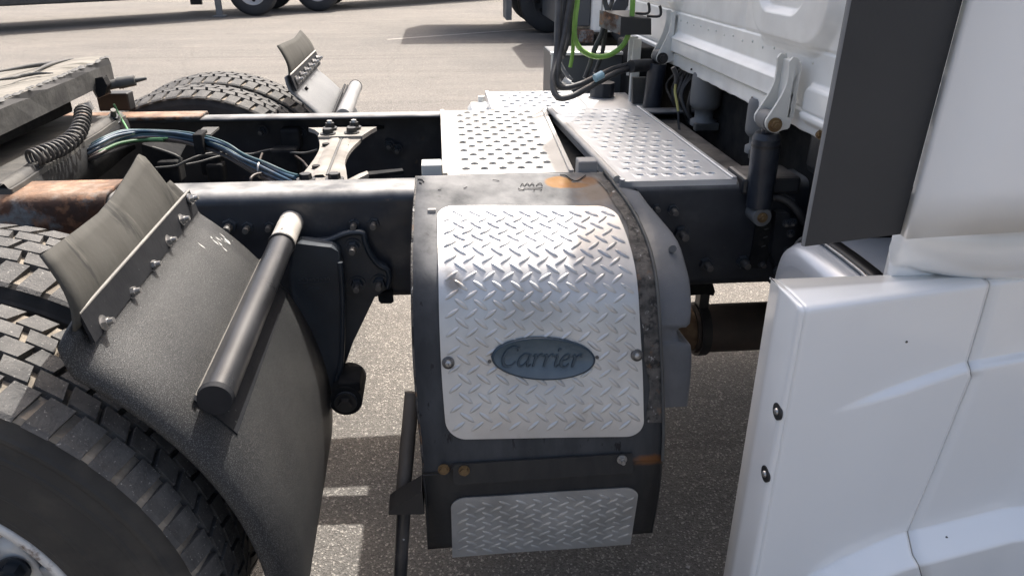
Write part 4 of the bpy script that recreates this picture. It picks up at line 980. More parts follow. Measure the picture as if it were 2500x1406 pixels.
# ================================================================== cable bundle inside the frame
def P3(l): return [UY(a, c_, y) for a, c_, y in l]
bund = [(716, 452, -.30), (690, 442, -.24), (640, 418, -.14), (590, 392, -.06), (548, 368, 0), (497, 350, .05), (430, 336, .10), (350, 332, .12), (290, 343, -.565), (245, 362, -.585), (212, 380, -.62), (190, 396, -.68)]
first = None
for i, (dy, dx, mk, r_) in enumerate(((-12, 4, 'blue', .0062), (-7, -3, 'blue', .0058), (-3, 5, 'teal', .0065), (0, -2, 'blue', .0055), (4, 3, 'tan', .005), (8, -4, 'tan', .0052), (12, 0, 'hose', .006), (-15, 8, 'teal', .005))):
    pts = []
    for k, (a, c_, y) in enumerate(bund):
        sp = 1.0 if 2 < k < 8 else 1.5
        mkk = mk
        a2 = a + dx + 3 * math.sin(i * 2 + k); c2 = c_ + dy * sp + 2 * math.sin(i * 1.7 + k * 1.3)
        pts.append(UX(a2, c2, y + 0.004 * math.sin(i + k)) if k > 7 else UY(a2, c2, y + 0.006 * math.sin(i + k)))
    tb2 = MB().tube(pts, r_ * 0.68, 8, 6)
    if first is None: first = tb2.build('air_line_bundle', M[mk], truck, label='bundle of blue and tan air lines between the rails')
    else: tb2.build('air_line', M[mk], first)
MB().tube([UX(195, 402, -.68), UX(215, 388, -.62), UX(248, 370, -.58), UX(290, 351, -.56), UY(340, 343, .11), UY(400, 343, .1)], 0.0045, 8, 6).build('air_line', M['green'], first)
MB().tube(P3([(278, 255, .30), (288, 275, .30), (302, 300, .25), (316, 322, .18), (338, 336, .13), (370, 339, .11), (410, 338, .10)]), 0.0032, 8, 6).build('green_wire', M['green_b'], truck)
b = MB(); p = UY(492, 350, .045); b.box(p.x - 0.012, p.x + 0.012, p.y - 0.03, p.y + 0.03, p.z - 0.024, p.z + 0.03); b.build('clamp', M['dark'], first, bevel=0.003)
b = MB(); p = UY(503, 326, .08); b.box(p.x - 0.022, p.x + 0.02, p.y - 0.03, p.y + 0.06, p.z - 0.002, p.z + 0.004); b.build('clamp_bracket', M['dustplate'], first)
b = MB(); p = UY(634, 416, -.13); b.tube([p + Vector((0, 0.018 * math.cos(t), 0.018 * math.sin(t))) for t in [k * math.pi / 6 for k in range(13)]], 0.003, 6, 1); b.build('cable_tie', M['steel'], first)
# other dark fittings seen inside the frame
fit = MB()
q = [UY(a, c_, .2) for a, c_ in ((345, 352), (372, 360), (440, 385), (420, 410), (388, 412), (350, 395))]
fit.prism(q, (0, 0.08, 0.02)); fo = fit.build('valve_block', M['dark'], truck, bevel=0.004, label='dark valve block inside the frame')
fit = MB(); fit.tube(P3([(372, 360, .18), (410, 372, .18), (440, 386, .18), (432, 402, .18), (424, 408, .18)]), 0.004, 6, 2); fit.build('bracket_edge', M['greyface'], fo)
for seq in ([(380, 410, .15), (430, 405, .16), (455, 393, .17), (500, 377, .2), (560, 372, .25), (610, 377, .28), (660, 366, .3), (700, 372, .3), (745, 374, .25), (775, 366, .2)],
            [(455, 402, .16), (490, 395, .18), (520, 386, .2), (560, 376, .25)], [(640, 375, .25), (632, 400, .1), (640, 412, -.1)], [(615, 447, -.2), (612, 437, -.2), (622, 427, -.18), (640, 423, -.16)],
            [(720, 380, .28), (740, 395, .2), (752, 410, .1)], [(645, 425, -.14), (665, 442, -.2), (690, 452, -.28)]):
    MB().tube(P3(seq), 0.0035, 6, 5).build('wiring', M['tan'] if seq[0][0] > 600 else M['greyface'], fo)
for (px, py, y, s) in ((420, 418, .2, .03), (520, 400, .3, .03), (530, 420, .28, .025), (700, 395, .33, .04), (712, 340, .37, .03)):
    b = MB(); p = UY(px, py, y); b.box(p.x - s, p.x + s, p.y - s, p.y + s, p.z - s, p.z + s * 1.2); b.build('fitting', M['dark'], fo, bevel=0.008)

# ================================================================== cab
XW = 1.055
def zat(z): return z
YC0, YC1 = -1.09, 1.10
def ss(a_, b2, t): t = max(0.0, min(1.0, (t - a_) / (b2 - a_))); return t * t * (3 - 2 * t)
def rrect(y, z, cy, cz, hy, hz, rad, soft):
    dx = max(abs(y - cy) - (hy - rad), 0); dz = max(abs(z - cz) - (hz - rad), 0); dd = math.hypot(dx, dz) - rad
    return ss(soft / 2, -soft / 2, dd) if False else max(0.0, min(1.0, 0.5 - dd / soft))
def groove(d, w): return max(0.0, 1 - abs(d) / w)
def wall_off(y, z):
    o_ = 0.0
    if z < 1.114: o_ -= 0.005 + 0.001 * math.sin(y * 47) * ss(1.10, 1.078, z)
    o_ += 0.006 * groove(z - 1.115, 0.004)
    yin_ = ss(-0.435, -0.41, y) * ss(0.475, 0.45, y)
    ledge = max(0.0, min(1.0, (1.178 - z) / 0.020)) * (1 if z > 1.118 else 0)
    crease = 0.004 * groove(z - 1.160, 0.004)
    o_ -= (0.018 * ledge + crease) * yin_
    o_ -= 0.014 * rrect(y, z, -0.66, 1.132, 0.155, 0.036, 0.02, 0.012)
    o_ += 0.0045 * groove(z - 1.236, 0.0045) * (1 - rrect(y, z, -0.38, 1.36, 0.205, 0.13, 0.1, 0.02))
    o_ -= 0.022 * rrect(y, z, -0.38, 1.362, 0.20, 0.13, 0.10, 0.030)
    o_ += 0.014 * rrect(y, z, -0.345, 1.38, 0.115, 0.082, 0.06, 0.014)
    if z > 1.236:
        o_ += 0.003 * groove(y - 0.19, 0.006) + 0.006 * groove(y + 0.10, 0.022)
    o_ -= 0.02 * rrect(y, z, 0.47, 1.36, 0.075, 0.115, 0.06, 0.03)
    o_ -= 0.012 * rrect(y, z, 0.80, 1.40, 0.16, 0.14, 0.05, 0.02)
    return o_
rows = []; ny = 420; ysl = [lerp(YC0, YC1, k / ny) for k in range(ny + 1)]
rows.append([Vector((XW + 0.02, yy, 1.078)) for yy in ysl])
zz_ = 1.075
while zz_ < 1.46:
    rows.append([Vector((XW + wall_off(yy, zz_), yy, zz_ + (0.0007 * math.sin(yy * 90) + 0.0008 * math.sin(yy * 37) if zz_ < 1.077 else 0))) for yy in ysl]); zz_ += 0.0026
CABTOP = 2.88
rows.append([Vector((XW, yy, CABTOP)) for yy in ysl])
b = MB(); b.grid(rows, True)
# roof, floor, front, sides
ZF = 1.09
def quad(mb, *p): mb.add([Vector(q) for q in p], [(0, 1, 2, 3)])
quad(b, (XW, YC0, CABTOP), (XW, YC1, CABTOP), (XW + 2.0, YC1, CABTOP + 0.05), (XW + 2.0, YC0, CABTOP + 0.05))
quad(b, (XW + 0.02, YC0, ZF), (XW + 2.0, YC0, ZF), (XW + 2.0, YC1, ZF), (XW + 0.02, YC1, ZF))
quad(b, (XW + 2.0, YC0, ZF), (XW + 2.0, YC0, CABTOP + .05), (XW + 2.0, YC1, CABTOP + .05), (XW + 2.0, YC1, ZF))
quad(b, (XW, YC1, ZF), (XW, YC1, CABTOP), (XW + 2.0, YC1, CABTOP + .05), (XW + 2.0, YC1, ZF))
quad(b, (XW, YC0, ZF), (XW, YC0, CABTOP), (XW + 2.0, YC0, CABTOP + .05), (XW + 2.0, YC0, ZF))
cab = b.build('cab', M['white2'], truck, label='white cab rear wall with pressed ribs and rivets')
for k in range(15):
    y = lerp(0.40, -0.50, k / 14); p = Vector((XW - 0.0003, y, 1.212 + 0.003 * math.sin(k * 3)))
    if k in (13,): continue
    b = MB(); b.lathe([(0.0005, -0.003), (0.004, -0.002), (0.005, 0.001)], (0, 0, 0), 10)
    me = None
    inst(WRIV, 'rivet', orient(p, (-1, 0, 0), 0, 0.42), cab)
for (px, py) in ((1835, 240), (1838, 248), (1687, 170)):
    p = UX(px, py, XW - 0.008); MB().cyl(p + Vector((0.003, 0, 0)), p + Vector((-0.0008, 0, 0)), 0.0032, seg=10).build('grease_spot', M['black_ink'], cab)
inst(BROWN, 'bolt', orient(UX(2003, 329, XW - 0.008), (-1, 0, 0), 0, 0.62), cab)
# shock brackets and shocks
def bracket(yc, pxs, eye, top, bot, label, eyebolt, small=False):
    # pxs: outline of the near cheek in pixels, projected at yc-0.028
    yn = yc - 0.026
    outl = smooth_path([UY(a, c_, yn) for a, c_ in pxs], 3)
    b = MB(); b.prism(outl, (0, 0.007, 0)); br = b.build('cab_bracket', M['bracket'], truck, bevel=0.0025, label=label)
    b = MB(); b.prism([p + Vector((0, 0.058, 0)) for p in outl], (0, 0.007, 0)); b.build('far_cheek', M['bracket'], br, bevel=0.0025)
    wx = max(p.x for p in outl); zz = sorted(p.z for p in outl)
    b = MB(); b.box(wx - 0.012, wx + 0.004, yn - 0.0, yn + 0.065, zz[0] + 0.03, zz[-1] - 0.01); b.build('back_plate', M['bracket'], br, bevel=0.002)
    e = UY(*eye, yn)
    inst(BROWN if eyebolt else HEX, 'pivot_bolt', orient(e + Vector((0, -0.001, 0)), (0, -1, 0), 0.4, 0.95), br)
    b = MB(); b.cyl(e + Vector((0, 0.010, 0.003)), e + Vector((0, 0.055, 0.003)), 0.021, seg=20); b.build('eye', M['airbag'], br)
    return br, e + Vector((0, 0.032, 0))
br1, e1_ = bracket(-0.47, ((1937, 140), (1948, 143), (1953, 155), (1949, 190), (1942, 235), (1934, 280), (1927, 312), (1910, 318), (1895, 325), (1880, 322), (1871, 311), (1870, 297), (1876, 286), (1890, 265), (1908, 236), (1920, 210), (1926, 180), (1927, 152)), (1891, 305), None, None, 'cream cab bracket with two cheeks and a rusty pivot bolt', True)
br2, e2_ = bracket(0.45, ((1641, 29), (1650, 29), (1655, 40), (1653, 75), (1650, 110), (1646, 146), (1634, 152), (1617, 158), (1606, 152), (1603, 142), (1609, 128), (1622, 104), (1634, 76), (1640, 50)), (1617, 143), None, None, 'cream cab bracket on the far side', False)
def shock(top, botpx, yb, r_, label):
    bt = UY(*botpx, yb)
    d = (bt - top).normalized(); b = MB(); a0 = top + d * 0.035; a1 = bt - d * 0.02
    b.cyl(a0, lerp(a0, a1, 0.62), r_, seg=24); b.cyl(lerp(a0, a1, 0.6), a1, r_ * 0.93, seg=24); b.cyl(a0 - d * 0.012, a0, r_ * 0.8, r_, seg=24); b.cyl(top, a0, 0.013, seg=12)
    s_ = b.build('cab_shock', M['shock'], truck, label=label)
    b = MB(); b.cyl(a0 + d * 0.012, a0 + d * 0.018, r_ * 1.03, seg=24); b.build('shock_ring', M['nutdark'], s_)
    b = MB(); b.cyl(bt + Vector((0, -0.026, 0)), bt + Vector((0, 0.026, 0)), 0.021, seg=20); b.build('lower_eye', M['airbag'], s_)
    inst(BROWN, 'bolt', orient(bt + Vector((0, -0.026, 0)), (0, -1, 0), 0.2, 0.75), s_)
    return s_
sh1 = shock(e1_, (1850, 522), -0.455, 0.0305, 'black cab shock absorber below the near bracket')
b = MB(); b.cyl(e2_ + Vector((-0.005, 0, -0.02)), e2_ + Vector((-0.02, 0.0, -0.26)), 0.03, seg=22); b.build('cab_shock', M['shock'], truck, label='black cab shock absorber below the far bracket')
# perforated strut below the near shock
b = MB(); b.prism([UY(a, c_, -0.438) for a, c_ in ((1848, 530), (1892, 535), (1885, 600), (1868, 655), (1825, 655), (1838, 600))], (0, 0.01, 0)); stt = b.build('perforated_strut', M['dark'], truck, label='perforated dark strut bolted to the rail')
for (px, py) in ((1865, 552), (1862, 572), (1858, 594)):
    p = UY(px, py, -0.4385); MB().cyl(p + Vector((0, 0.003, 0)), p + Vector((0, -0.001, 0)), 0.007, seg=12).build('strut_hole', M['holedark'], stt)
    MB().cyl(p + Vector((0.002, 0.0, -0.009)), p + Vector((0.012, 0, -0.006)), 0.0018, seg=6).build('hole_lip', M['nut'], stt)
b = MB(); b.prism([UY(a, c_, -0.46) for a, c_ in ((1895, 520), (1925, 520), (1945, 560), (1948, 680), (1900, 680), (1885, 620))], (0, 0.03, 0)); b.build('side_bracket', M['black'], stt, bevel=0.003)
for (px, py) in ((1920, 545), (1935, 543), (1930, 570), (1922, 612), (1898, 661), (1910, 658), (1935, 678)): inst(NUT, 'nut', orient(UY(px, py, -0.462), (-0.4, -1, 0), 0, 0.55), stt)
b = MB(); b.tube(P3([(1880, 482, -.44), (1905, 484, -.45), (1930, 497, -.46), (1950, 518, -.47), (1965, 545, -.47)]), 0.009, 10, 6); b.build('conduit', M['hose'], stt)
b = MB(); b.tube(P3([(1885, 470, -.43), (1900, 462, -.43), (1915, 475, -.44), (1940, 490, -.45)]), 0.005, 8, 6); b.build('conduit', M['hose'], stt)
# air springs under the cab
def airspring(px, py0, py1, y, r_, label):
    t_ = UY(px, py0, y); bt = UY(px, py1, y); b = MB(); h = t_.z - bt.z
    prf = [(r_ * 0.8, h), (r_ * 0.95, h * 0.96), (r_, h * 0.85), (r_, h * 0.45), (r_ * 0.97, h * 0.38), (r_ * 0.8, h * 0.32), (r_ * 0.62, h * 0.28), (r_ * 0.6, 0.02), (r_ * 0.85, 0.015), (r_ * 0.85, 0)]
    seg = 28
    b.grid([[bt + Vector((rr_ * math.cos(2 * math.pi * i / seg), rr_ * math.sin(2 * math.pi * i / seg), zz)) for i in range(seg)] for rr_, zz in prf], True, 0, True)
    o = b.build('air_spring', M['airbag'], truck, label=label)
    b = MB(); b.box(bt.x - r_ * 0.8, bt.x + r_ * 0.8, bt.y - r_ * 0.9, bt.y - r_ * 0.4, bt.z - 0.01, bt.z + 0.012); b.build('base_clip', M['greyface'], o, bevel=0.003)
    return o
airspring(1716, 175, 305, 0.2, 0.046, 'grey air spring under the middle of the cab')
airspring(1848, 240, 372, -0.25, 0.036, 'grey air spring behind the near shock')
# dark engine block and cross beam under the cab
b = MB(); b.box(1.13, 2.3, -0.55, 0.95, 0.62, 1.05); eng = b.build('engine_block', M['dark'], truck, bevel=0.02)  # block widened and raised to keep the gap below the cab dark
b = MB(); b.box(1.0, 1.06, -0.40, 0.42, 0.86, 0.915); b.build('cross_beam', M['black'], eng, bevel=0.005)
b = MB(); b.box(1.12, 1.9, -0.62, -0.40, 0.955, 1.06); b.build('subframe', M['black'], eng, bevel=0.02)
b = MB(); b.box(0.965, 1.10, -0.45, -0.34, 0.915, 0.955); b.build('mount_foot', M['black'], eng, bevel=0.008)
for k in range(8):
    y = lerp(0.30, 0.46, k / 7)
    b = MB(); b.tube([Vector((1.09, y, 1.06)), Vector((1.06, y + random.uniform(-.05, .05), 1.0)), Vector((1.07, y + random.uniform(-.06, .06), 0.95)), Vector((1.1, y + random.uniform(-.06, .06), 0.90))], 0.003 + 0.004 * random.random(), 6, 5); b.build('engine_hose', M['hose'], eng)
b = MB(); b.tube(P3([(1650, 205, .25), (1648, 225, .25), (1652, 248, .24), (1656, 272, .23)]), 0.004, 8, 5); b.build('yellow_cable', M['yellow'], eng)
b = MB(); b.tube(P3([(1643, 165, .25), (1651, 185, .25), (1650, 205, .25)]), 0.007, 8, 5); b.build('cable_boot', M['hose'], eng)
b = MB(); b.tube(P3([(1656, 272, .23), (1657, 300, .22), (1660, 330, .2)]), 0.004, 8, 5); b.build('cable_tail', M['hose'], eng)
# exhaust pipe
b = MB(); b.cyl((0.975, -0.2, 0.447), (1.8, -0.2, 0.45), 0.068, seg=32); ex_o = b.build('exhaust_pipe', M['pipe'], truck, label='dark exhaust pipe with brown heat stained end')
b = MB(); b.cyl((0.78, -0.2, 0.447), (0.99, -0.2, 0.447), 0.060, seg=32); b.build('stained_joint', M['brown'], ex_o)
b = MB(); b.cyl((0.985, -0.2, 0.447), (1.012, -0.2, 0.447), 0.076, seg=32); b.box(0.985, 1.012, -0.22, -0.18, 0.50, 0.60); b.build('clamp_band', M['nutdark'], ex_o, bevel=0.002)
b = MB(); b.prism([UY(a, c_, -0.30) for a, c_ in ((1680, 695), (1715, 688), (1740, 690), (1746, 712), (1742, 722), (1722, 718), (1682, 722))], (0, 0.05, 0)); b.build('pipe_hanger', M['dark'], ex_o, bevel=0.004)

# ================================================================== cab side fairing
YS = -1.10
b = MB(); q = [UY(1965, 602, YS), UY(2198, 572, YS), UY(2352, -6, YS), UY(2081, -6, YS)]
up = [lerp(q[1], q[2], 2.6), lerp(q[0], q[3], 2.6)]
b.prism([q[0], q[1], up[0], up[1]], (0, 0.012, 0)); fair = b.build('side_deflector', M['deflector'], truck, bevel=0.003, label='charcoal vertical edge panel of the cab side fairing')
b = MB(); b.cyl(q[0] + Vector((0.0, 0.004, 0)), up[1] + Vector((0.0, 0.004, 0)), 0.0035, seg=8); b.build('edge_trim', M['wheelgrey'], fair)
xr = 2.4
b = MB(); p0 = q[1] + Vector((0.0005, 0, 0)); p1 = up[0] + Vector((0.0005, 0, 0)); pr_ = UY(2500, 552, YS)
dirb = (pr_ - p0); dirb /= dirb.x
rows = []
for k in range(13):
    t = k / 12; row = []
    for j in range(16):
        f = j / 15; base = p0 + dirb * (f * (xr - p0.x)); z = lerp(base.z, p1.z, t); x = lerp(p0.x + (p1.x - p0.x) * t, xr, f)
        bul = 0.02 * math.sin(min(1, f * 2) * math.pi / 2) ** 2
        row.append(Vector((x, YS - bul * 0.6 + (0.006 if k == 0 else 0), z)))
    rows.append(row)
b.grid(rows, True); wf = b.build('side_fairing', M['white'], truck, solid=0.02, soff=1, label='white cab side fairing beside the charcoal panel')
# cab lower corner: white body below the fairing with a soft bulge
b = MB(); rows = []
YB = -0.985
z1 = UY(2300, 552, YB).z + 0.03; z0 = 0.80; x0 = UY(2168, 620, YB).x
for k in range(31):
    z = lerp(z0, z1, k / 30); row = []
    for j in range(41):
        x = lerp(x0, 2.2, j / 40)
        pc_ = UY(2490, 585, YB - 0.03); dx = (x - pc_.x) / 0.19; dz = (z - pc_.z - 0.0) / 0.058
        rr_ = max(0, 1 - dx * dx - dz * dz) if x < pc_.x else max(0, 1 - dz * dz)
        row.append(Vector((x, YB - 0.062 * rr_ ** 0.8, z)))
    rows.append(row)
b.grid(rows, True); cl = b.build('cab_lower_body', M['white'], truck, solid=0.02, soff=1, label='white lower cab body with a soft bulge above the skirt')
b = MB(); b.tube([UY(2428, 558, YS + 0.004), UY(2455, 560, YS + 0.004), UY(2480, 560, YS + 0.004), UY(2520, 559, YS + 0.004)], 0.003, 6, 4); b.build('door_seal', M['nutdark'], cl)
# fuel tank
b = MB(); seg = 40
yc_, zc_, hy, hz, rad = -0.78, 0.74, 0.19, 0.155, 0.10
def sect(x, s_):
    pts = []
    for i in range(seg):
        t = 2 * math.pi * i / seg; c_, s2 = math.cos(t), math.sin(t)
        pts.append(Vector((x, yc_ + (math.copysign(abs(c_) ** 0.55, c_)) * hy * s_, zc_ + (math.copysign(abs(s2) ** 0.55, s2)) * hz * s_)))
    return pts
b.grid([sect(x, s_) for x, s_ in ((0.985, 0.72), (0.988, 0.84), (0.997, 0.92), (1.014, 0.97), (1.05, 1.0), (1.4, 1.0), (2.2, 1.0))], True, 0, True)
b.add(sect(0.985, 0.72), [tuple(range(seg))]); tank = b.build('fuel_tank', M['tank'], truck, label='polished fuel tank behind the white side skirt')
b = MB(); b.grid([[yv for yv in sect(x, s_)] for x, s_ in ((1.035, 1.03), (1.034, 1.045), (1.066, 1.045), (1.066, 1.03))], True, 0, True); b.build('tank_strap', M['nutdark'], tank)
b = MB(); b.grid([[yv for yv in sect(x, s_)] for x, s_ in ((1.030, 1.02), (1.03, 1.05), (1.035, 1.05), (1.035, 1.02))], True, 0, True); b.build('strap_edge', M['steel'], tank)
# white side skirts
gap = [(2432, 668), (2428, 680), (2395, 795), (2362, 903), (2366, 915), (2340, 975), (2270, 1140), (2193, 1310), (2217, 1378), (2180, 1470), (2120, 1620), (2060, 1780)]
YK = -1.10; gp = [UY(a, c_, YK + 0.055) for a, c_ in gap]
def xgap(z):
    for i in range(len(gp) - 1):
        if gp[i].z >= z >= gp[i + 1].z: return lerp(gp[i].x, gp[i + 1].x, (gp[i].z - z) / (gp[i].z - gp[i + 1].z))
    return gp[0].x if z > gp[0].z else gp[-1].x
zA = [UY(a, c_, YK + 0.04) for a, c_ in ((1990, 990), (2060, 973), (2150, 950), (2250, 928), (2360, 906), (2500, 898))]
zB = [UY(a, c_, YK + 0.03) for a, c_ in ((1900, 1430), (1960, 1395), (2050, 1352), (2130, 1325), (2193, 1311), (2500, 1288))]
zBd = [UY(a, c_, YK + 0.0) for a, c_ in ((1900, 1430), (1960, 1420), (2050, 1410), (2130, 1395), (2215, 1380), (2500, 1358))]
def zcur(C, x):
    if x <= C[0].x: return C[0].z
    for i in range(len(C) - 1):
        if C[i].x <= x <= C[i + 1].x: return lerp(C[i].z, C[i + 1].z, (x - C[i].x) / (C[i + 1].x - C[i].x))
    return C[-1].z
def sst(t): t = max(0, min(1, t)); return t * t * (3 - 2 * t)
ZT = UY(1962, 757, YK).z
XE = 0.802
def ysk(x, z):
    y = YK + 0.19 * min(x - XE, 0.5)          # slight toe-in towards the front
    ampA = 0.012 * sst((x - zA[0].x) / 0.15); za = zcur(zA, x)
    y -= ampA * max(0, min(1, (za + 0.004 - z) / 0.009))
    ampB = 0.045 * sst((x - zB[0].x) / 0.16); zb_ = zcur(zB, x); zd_ = zcur(zBd, x); wd = max(0.006, zb_ - zd_)
    y -= ampB * max(0, min(1, (zb_ - z) / wd))
    y += 0.02 * max(0, (zd_ - z)) * 2
    return y
def skirt_panel(name, xl, xrf, label, end):
    zs = [ZT - (ZT - 0.14) * (k / 260) for k in range(261)]; rows = []
    nx_ = 44
    # top: rounded shoulder and flat ledge to the inner edge
    yin = -1.0
    def xs_at(z): return [lerp(xl(z), xrf(z), j / nx_) for j in range(nx_ + 1)]
    xt = xs_at(ZT)
    rows.append([Vector((x, yin, ZT + 0.002)) for x in xt])
    rows.append([Vector((x, lerp(yin, ysk(x, ZT), 0.5), ZT + 0.003)) for x in xt])
    for dy_e, dz_e in ((0.014, 0.0027), (0.007, 0.0022), (0.0035, 0.001), (0.0012, -0.001), (0.0, -0.0035)):
        rows.append([Vector((x, ysk(x, ZT) + dy_e, ZT + dz_e)) for x in xt])
    for z in [ZT - 0.008] + zs[4:]: rows.append([Vector((x, ysk(x, z), z)) for x in xs_at(z)])
    mb = MB(); mb.grid(rows, True)
    if end:
        er = []
        for row in rows:
            p = row[0]; er.append([p, p + Vector((-0.0015, 0.0004, 0)), p + Vector((-0.004, 0.002, 0)), p + Vector((-0.0056, 0.005, 0)), p + Vector((-0.006, 0.009, 0)), Vector((p.x - 0.006, lerp(p.y, yin, 0.3), p.z)), Vector((p.x - 0.006, lerp(p.y, yin, 0.6), p.z)), Vector((p.x - 0.006, yin, p.z))])
        mb.grid(er, True)
    return mb.build(name, M['white'], truck, label=label, solid=0.004, soff=0)
def xend(z):
    # end edge leans with the panel
    return XE
sk1 = skirt_panel('side_skirt', xend, lambda z: xgap(z) - 0.0016, 'white side skirt panel with two bolts in its rear end face', True)
sk2 = skirt_panel('side_skirt', lambda z: xgap(z) + 0.0016, lambda z: 2.2, 'white front side skirt panel beyond the slanted joint', False)
for (px, py) in ((1897, 1004), (1868, 1156)):
    p = UX(px, py, XE - 0.0085); inst(BTN, 'bolt', orient(p + Vector((0.004, 0, 0)), (-1, 0, 0), 0, 1.05), sk1)
    MB().cyl(p + Vector((0.003, 0, 0)), p + Vector((-0.0008, 0, 0)), 0.0135, seg=20).build('bolt_recess', M['nutdark'], sk1)
p = UY(2245, 861, YK); p.y = ysk(p.x, p.z); MB().cyl(p + Vector((0, 0.002, 0)), p + Vector((0, -0.003, 0)), 0.002, seg=8).build('paint_chip', M['nut'], sk1)
p = UY(2342, 1348, YK); p.y = ysk(p.x, p.z); MB().cyl(p + Vector((0, 0.002, 0)), p + Vector((0, -0.003, 0)), 0.0025, seg=8).build('paint_chip', M['nut'], sk2)

# ================================================================== far side equipment
b = MB(); p = UY(1352, 136, 0.85); q = UY(1545, 136, 0.85); zb_ = 0.93
b.box(p.x, q.x + 0.1, 0.85, 1.13, 0.78, p.z); ebox = b.build('battery_box', M['bggrey'], truck, bevel=0.006, label='slate grey battery box on the far side')
b = MB(); b.box(p.x - 0.012, q.x + 0.1, 0.838, 0.872, p.z + 0.0005, p.z + 0.012); b.box(p.x - 0.010, p.x - 0.001, 0.84, 0.855, zb_, p.z); b.build('box_edge', M['bracket'], ebox, bevel=0.003)
b = MB(); p = UY(1470, 222, 0.70); b.cyl(p + Vector((0, 0, -0.03)), p + Vector((0, 0, 0.03)), 0.045, seg=10); b.build('filler_cap', M['shock'], ebox, bevel=0.004)
b = MB(); b.box(0.78, 1.03, 0.45, 0.80, 0.80, 0.928); stank = b.build('far_tank', M['deck_b'], truck, bevel=0.03, seg=4, label='silver tank with rounded edges beyond the step plates')
b = MB(); x0 = UY(1142, 262, 0.60).x; b.cyl((x0 + 0.012, 0.6, 0.86), (0.47, 0.6, 0.86), 0.072, seg=28); b.cyl((x0, 0.6, 0.86), (x0 + 0.012, 0.6, 0.86), 0.055, 0.072, seg=28); b.cyl((0.47, 0.6, 0.86), (0.75, 0.6, 0.86), 0.072, seg=24); wt = b.build('air_tank', M['white2'], truck, label='white air tank under the far step plate')
b = MB(); p = UY(1175, 235, 0.62); b.cyl(p + Vector((0, 0, -0.02)), p, 0.012, seg=12); b.build('tank_fitting', M['bracket'], wt)
# white upright and tube near the far bracket
b = MB(); p = UY(1545, 95, 0.62); q = UY(1535, 240, 0.62); b.box(q.x, q.x + 0.03, 0.61, 0.63, 0.92, p.z); b.build('white_post', M['white2'], truck, bevel=0.003)
b = MB(); b.prism([UY(a, c_, 0.615) for a, c_ in ((1537, 90), (1558, 90), (1556, 118), (1544, 128), (1538, 150), (1536, 185), (1530, 185))], (0, 0.006, 0)); b.build('white_tab', M['white2'], truck)
b = MB(); b.box(UY(1545, 110, 0.7).x, 1.05, 0.62, 0.95, 0.9, UY(1550, 110, 0.7).z); b.build('dark_housing', M['dark'], truck, bevel=0.01)
b = MB(); b.prism([UY(a, c_, 0.55) for a, c_ in ((1545, 190), (1590, 190), (1590, 262), (1545, 262))], (0, 0.02, 0)); b.build('relay_panel', M['greyface'], truck)
# cable carrier box on the cab wall
cbx = MB(); pa_ = UY(1466, 26, 0.5); pb_ = UY(1516, 85, 0.5)
cbx.prism([UY(1466, 26, .50), UY(1516, 42, .44), UY(1514, 86, .44), UY(1464, 66, .50)], (0.0, 0.012, 0.0)); carr = cbx.build('cable_carrier', M['rust'], truck, bevel=0.002, label='dark cable carrier with a rusty front plate')
cbx = MB(); cbx.prism([UY(1516, 42, .44), UY(1590, 48, .50), UY(1590, 86, .50), UY(1514, 86, .44)], (-0.01, 0.10, 0)); cbx.build('carrier_body', M['nutdark'], carr, bevel=0.003)
cbx = MB(); cbx.prism([UY(1470, 27, .50), UY(1520, 41, .45), UY(1590, 46, .52), UY(1540, 26, .62)], (0, 0, -0.006)); cbx.build('carrier_floor', M['nutdark'], carr)
for k, (a, c_) in enumerate(((1478, 38), (1498, 50), (1509, 60))):
    p = UY(a, c_, .497 - 0.02 * k); b = MB(); b.box(p.x - 0.002, p.x + 0.002, p.y - 0.006, p.y + 0.002, p.z - 0.014, p.z + 0.012); b.build('carrier_slot', M['holedark'], carr)
for (a, c_) in ((1582, 8), (1610, 15)):
    MB().tube([UY(a, c_, .5), UY(a + 3, c_ + 8, .5), UY(a, c_ + 25, .5), UY(a - 30, c_ + 25, .52)], 0.0045, 6, 4).build('cable_hook', M['nutdark'], carr)
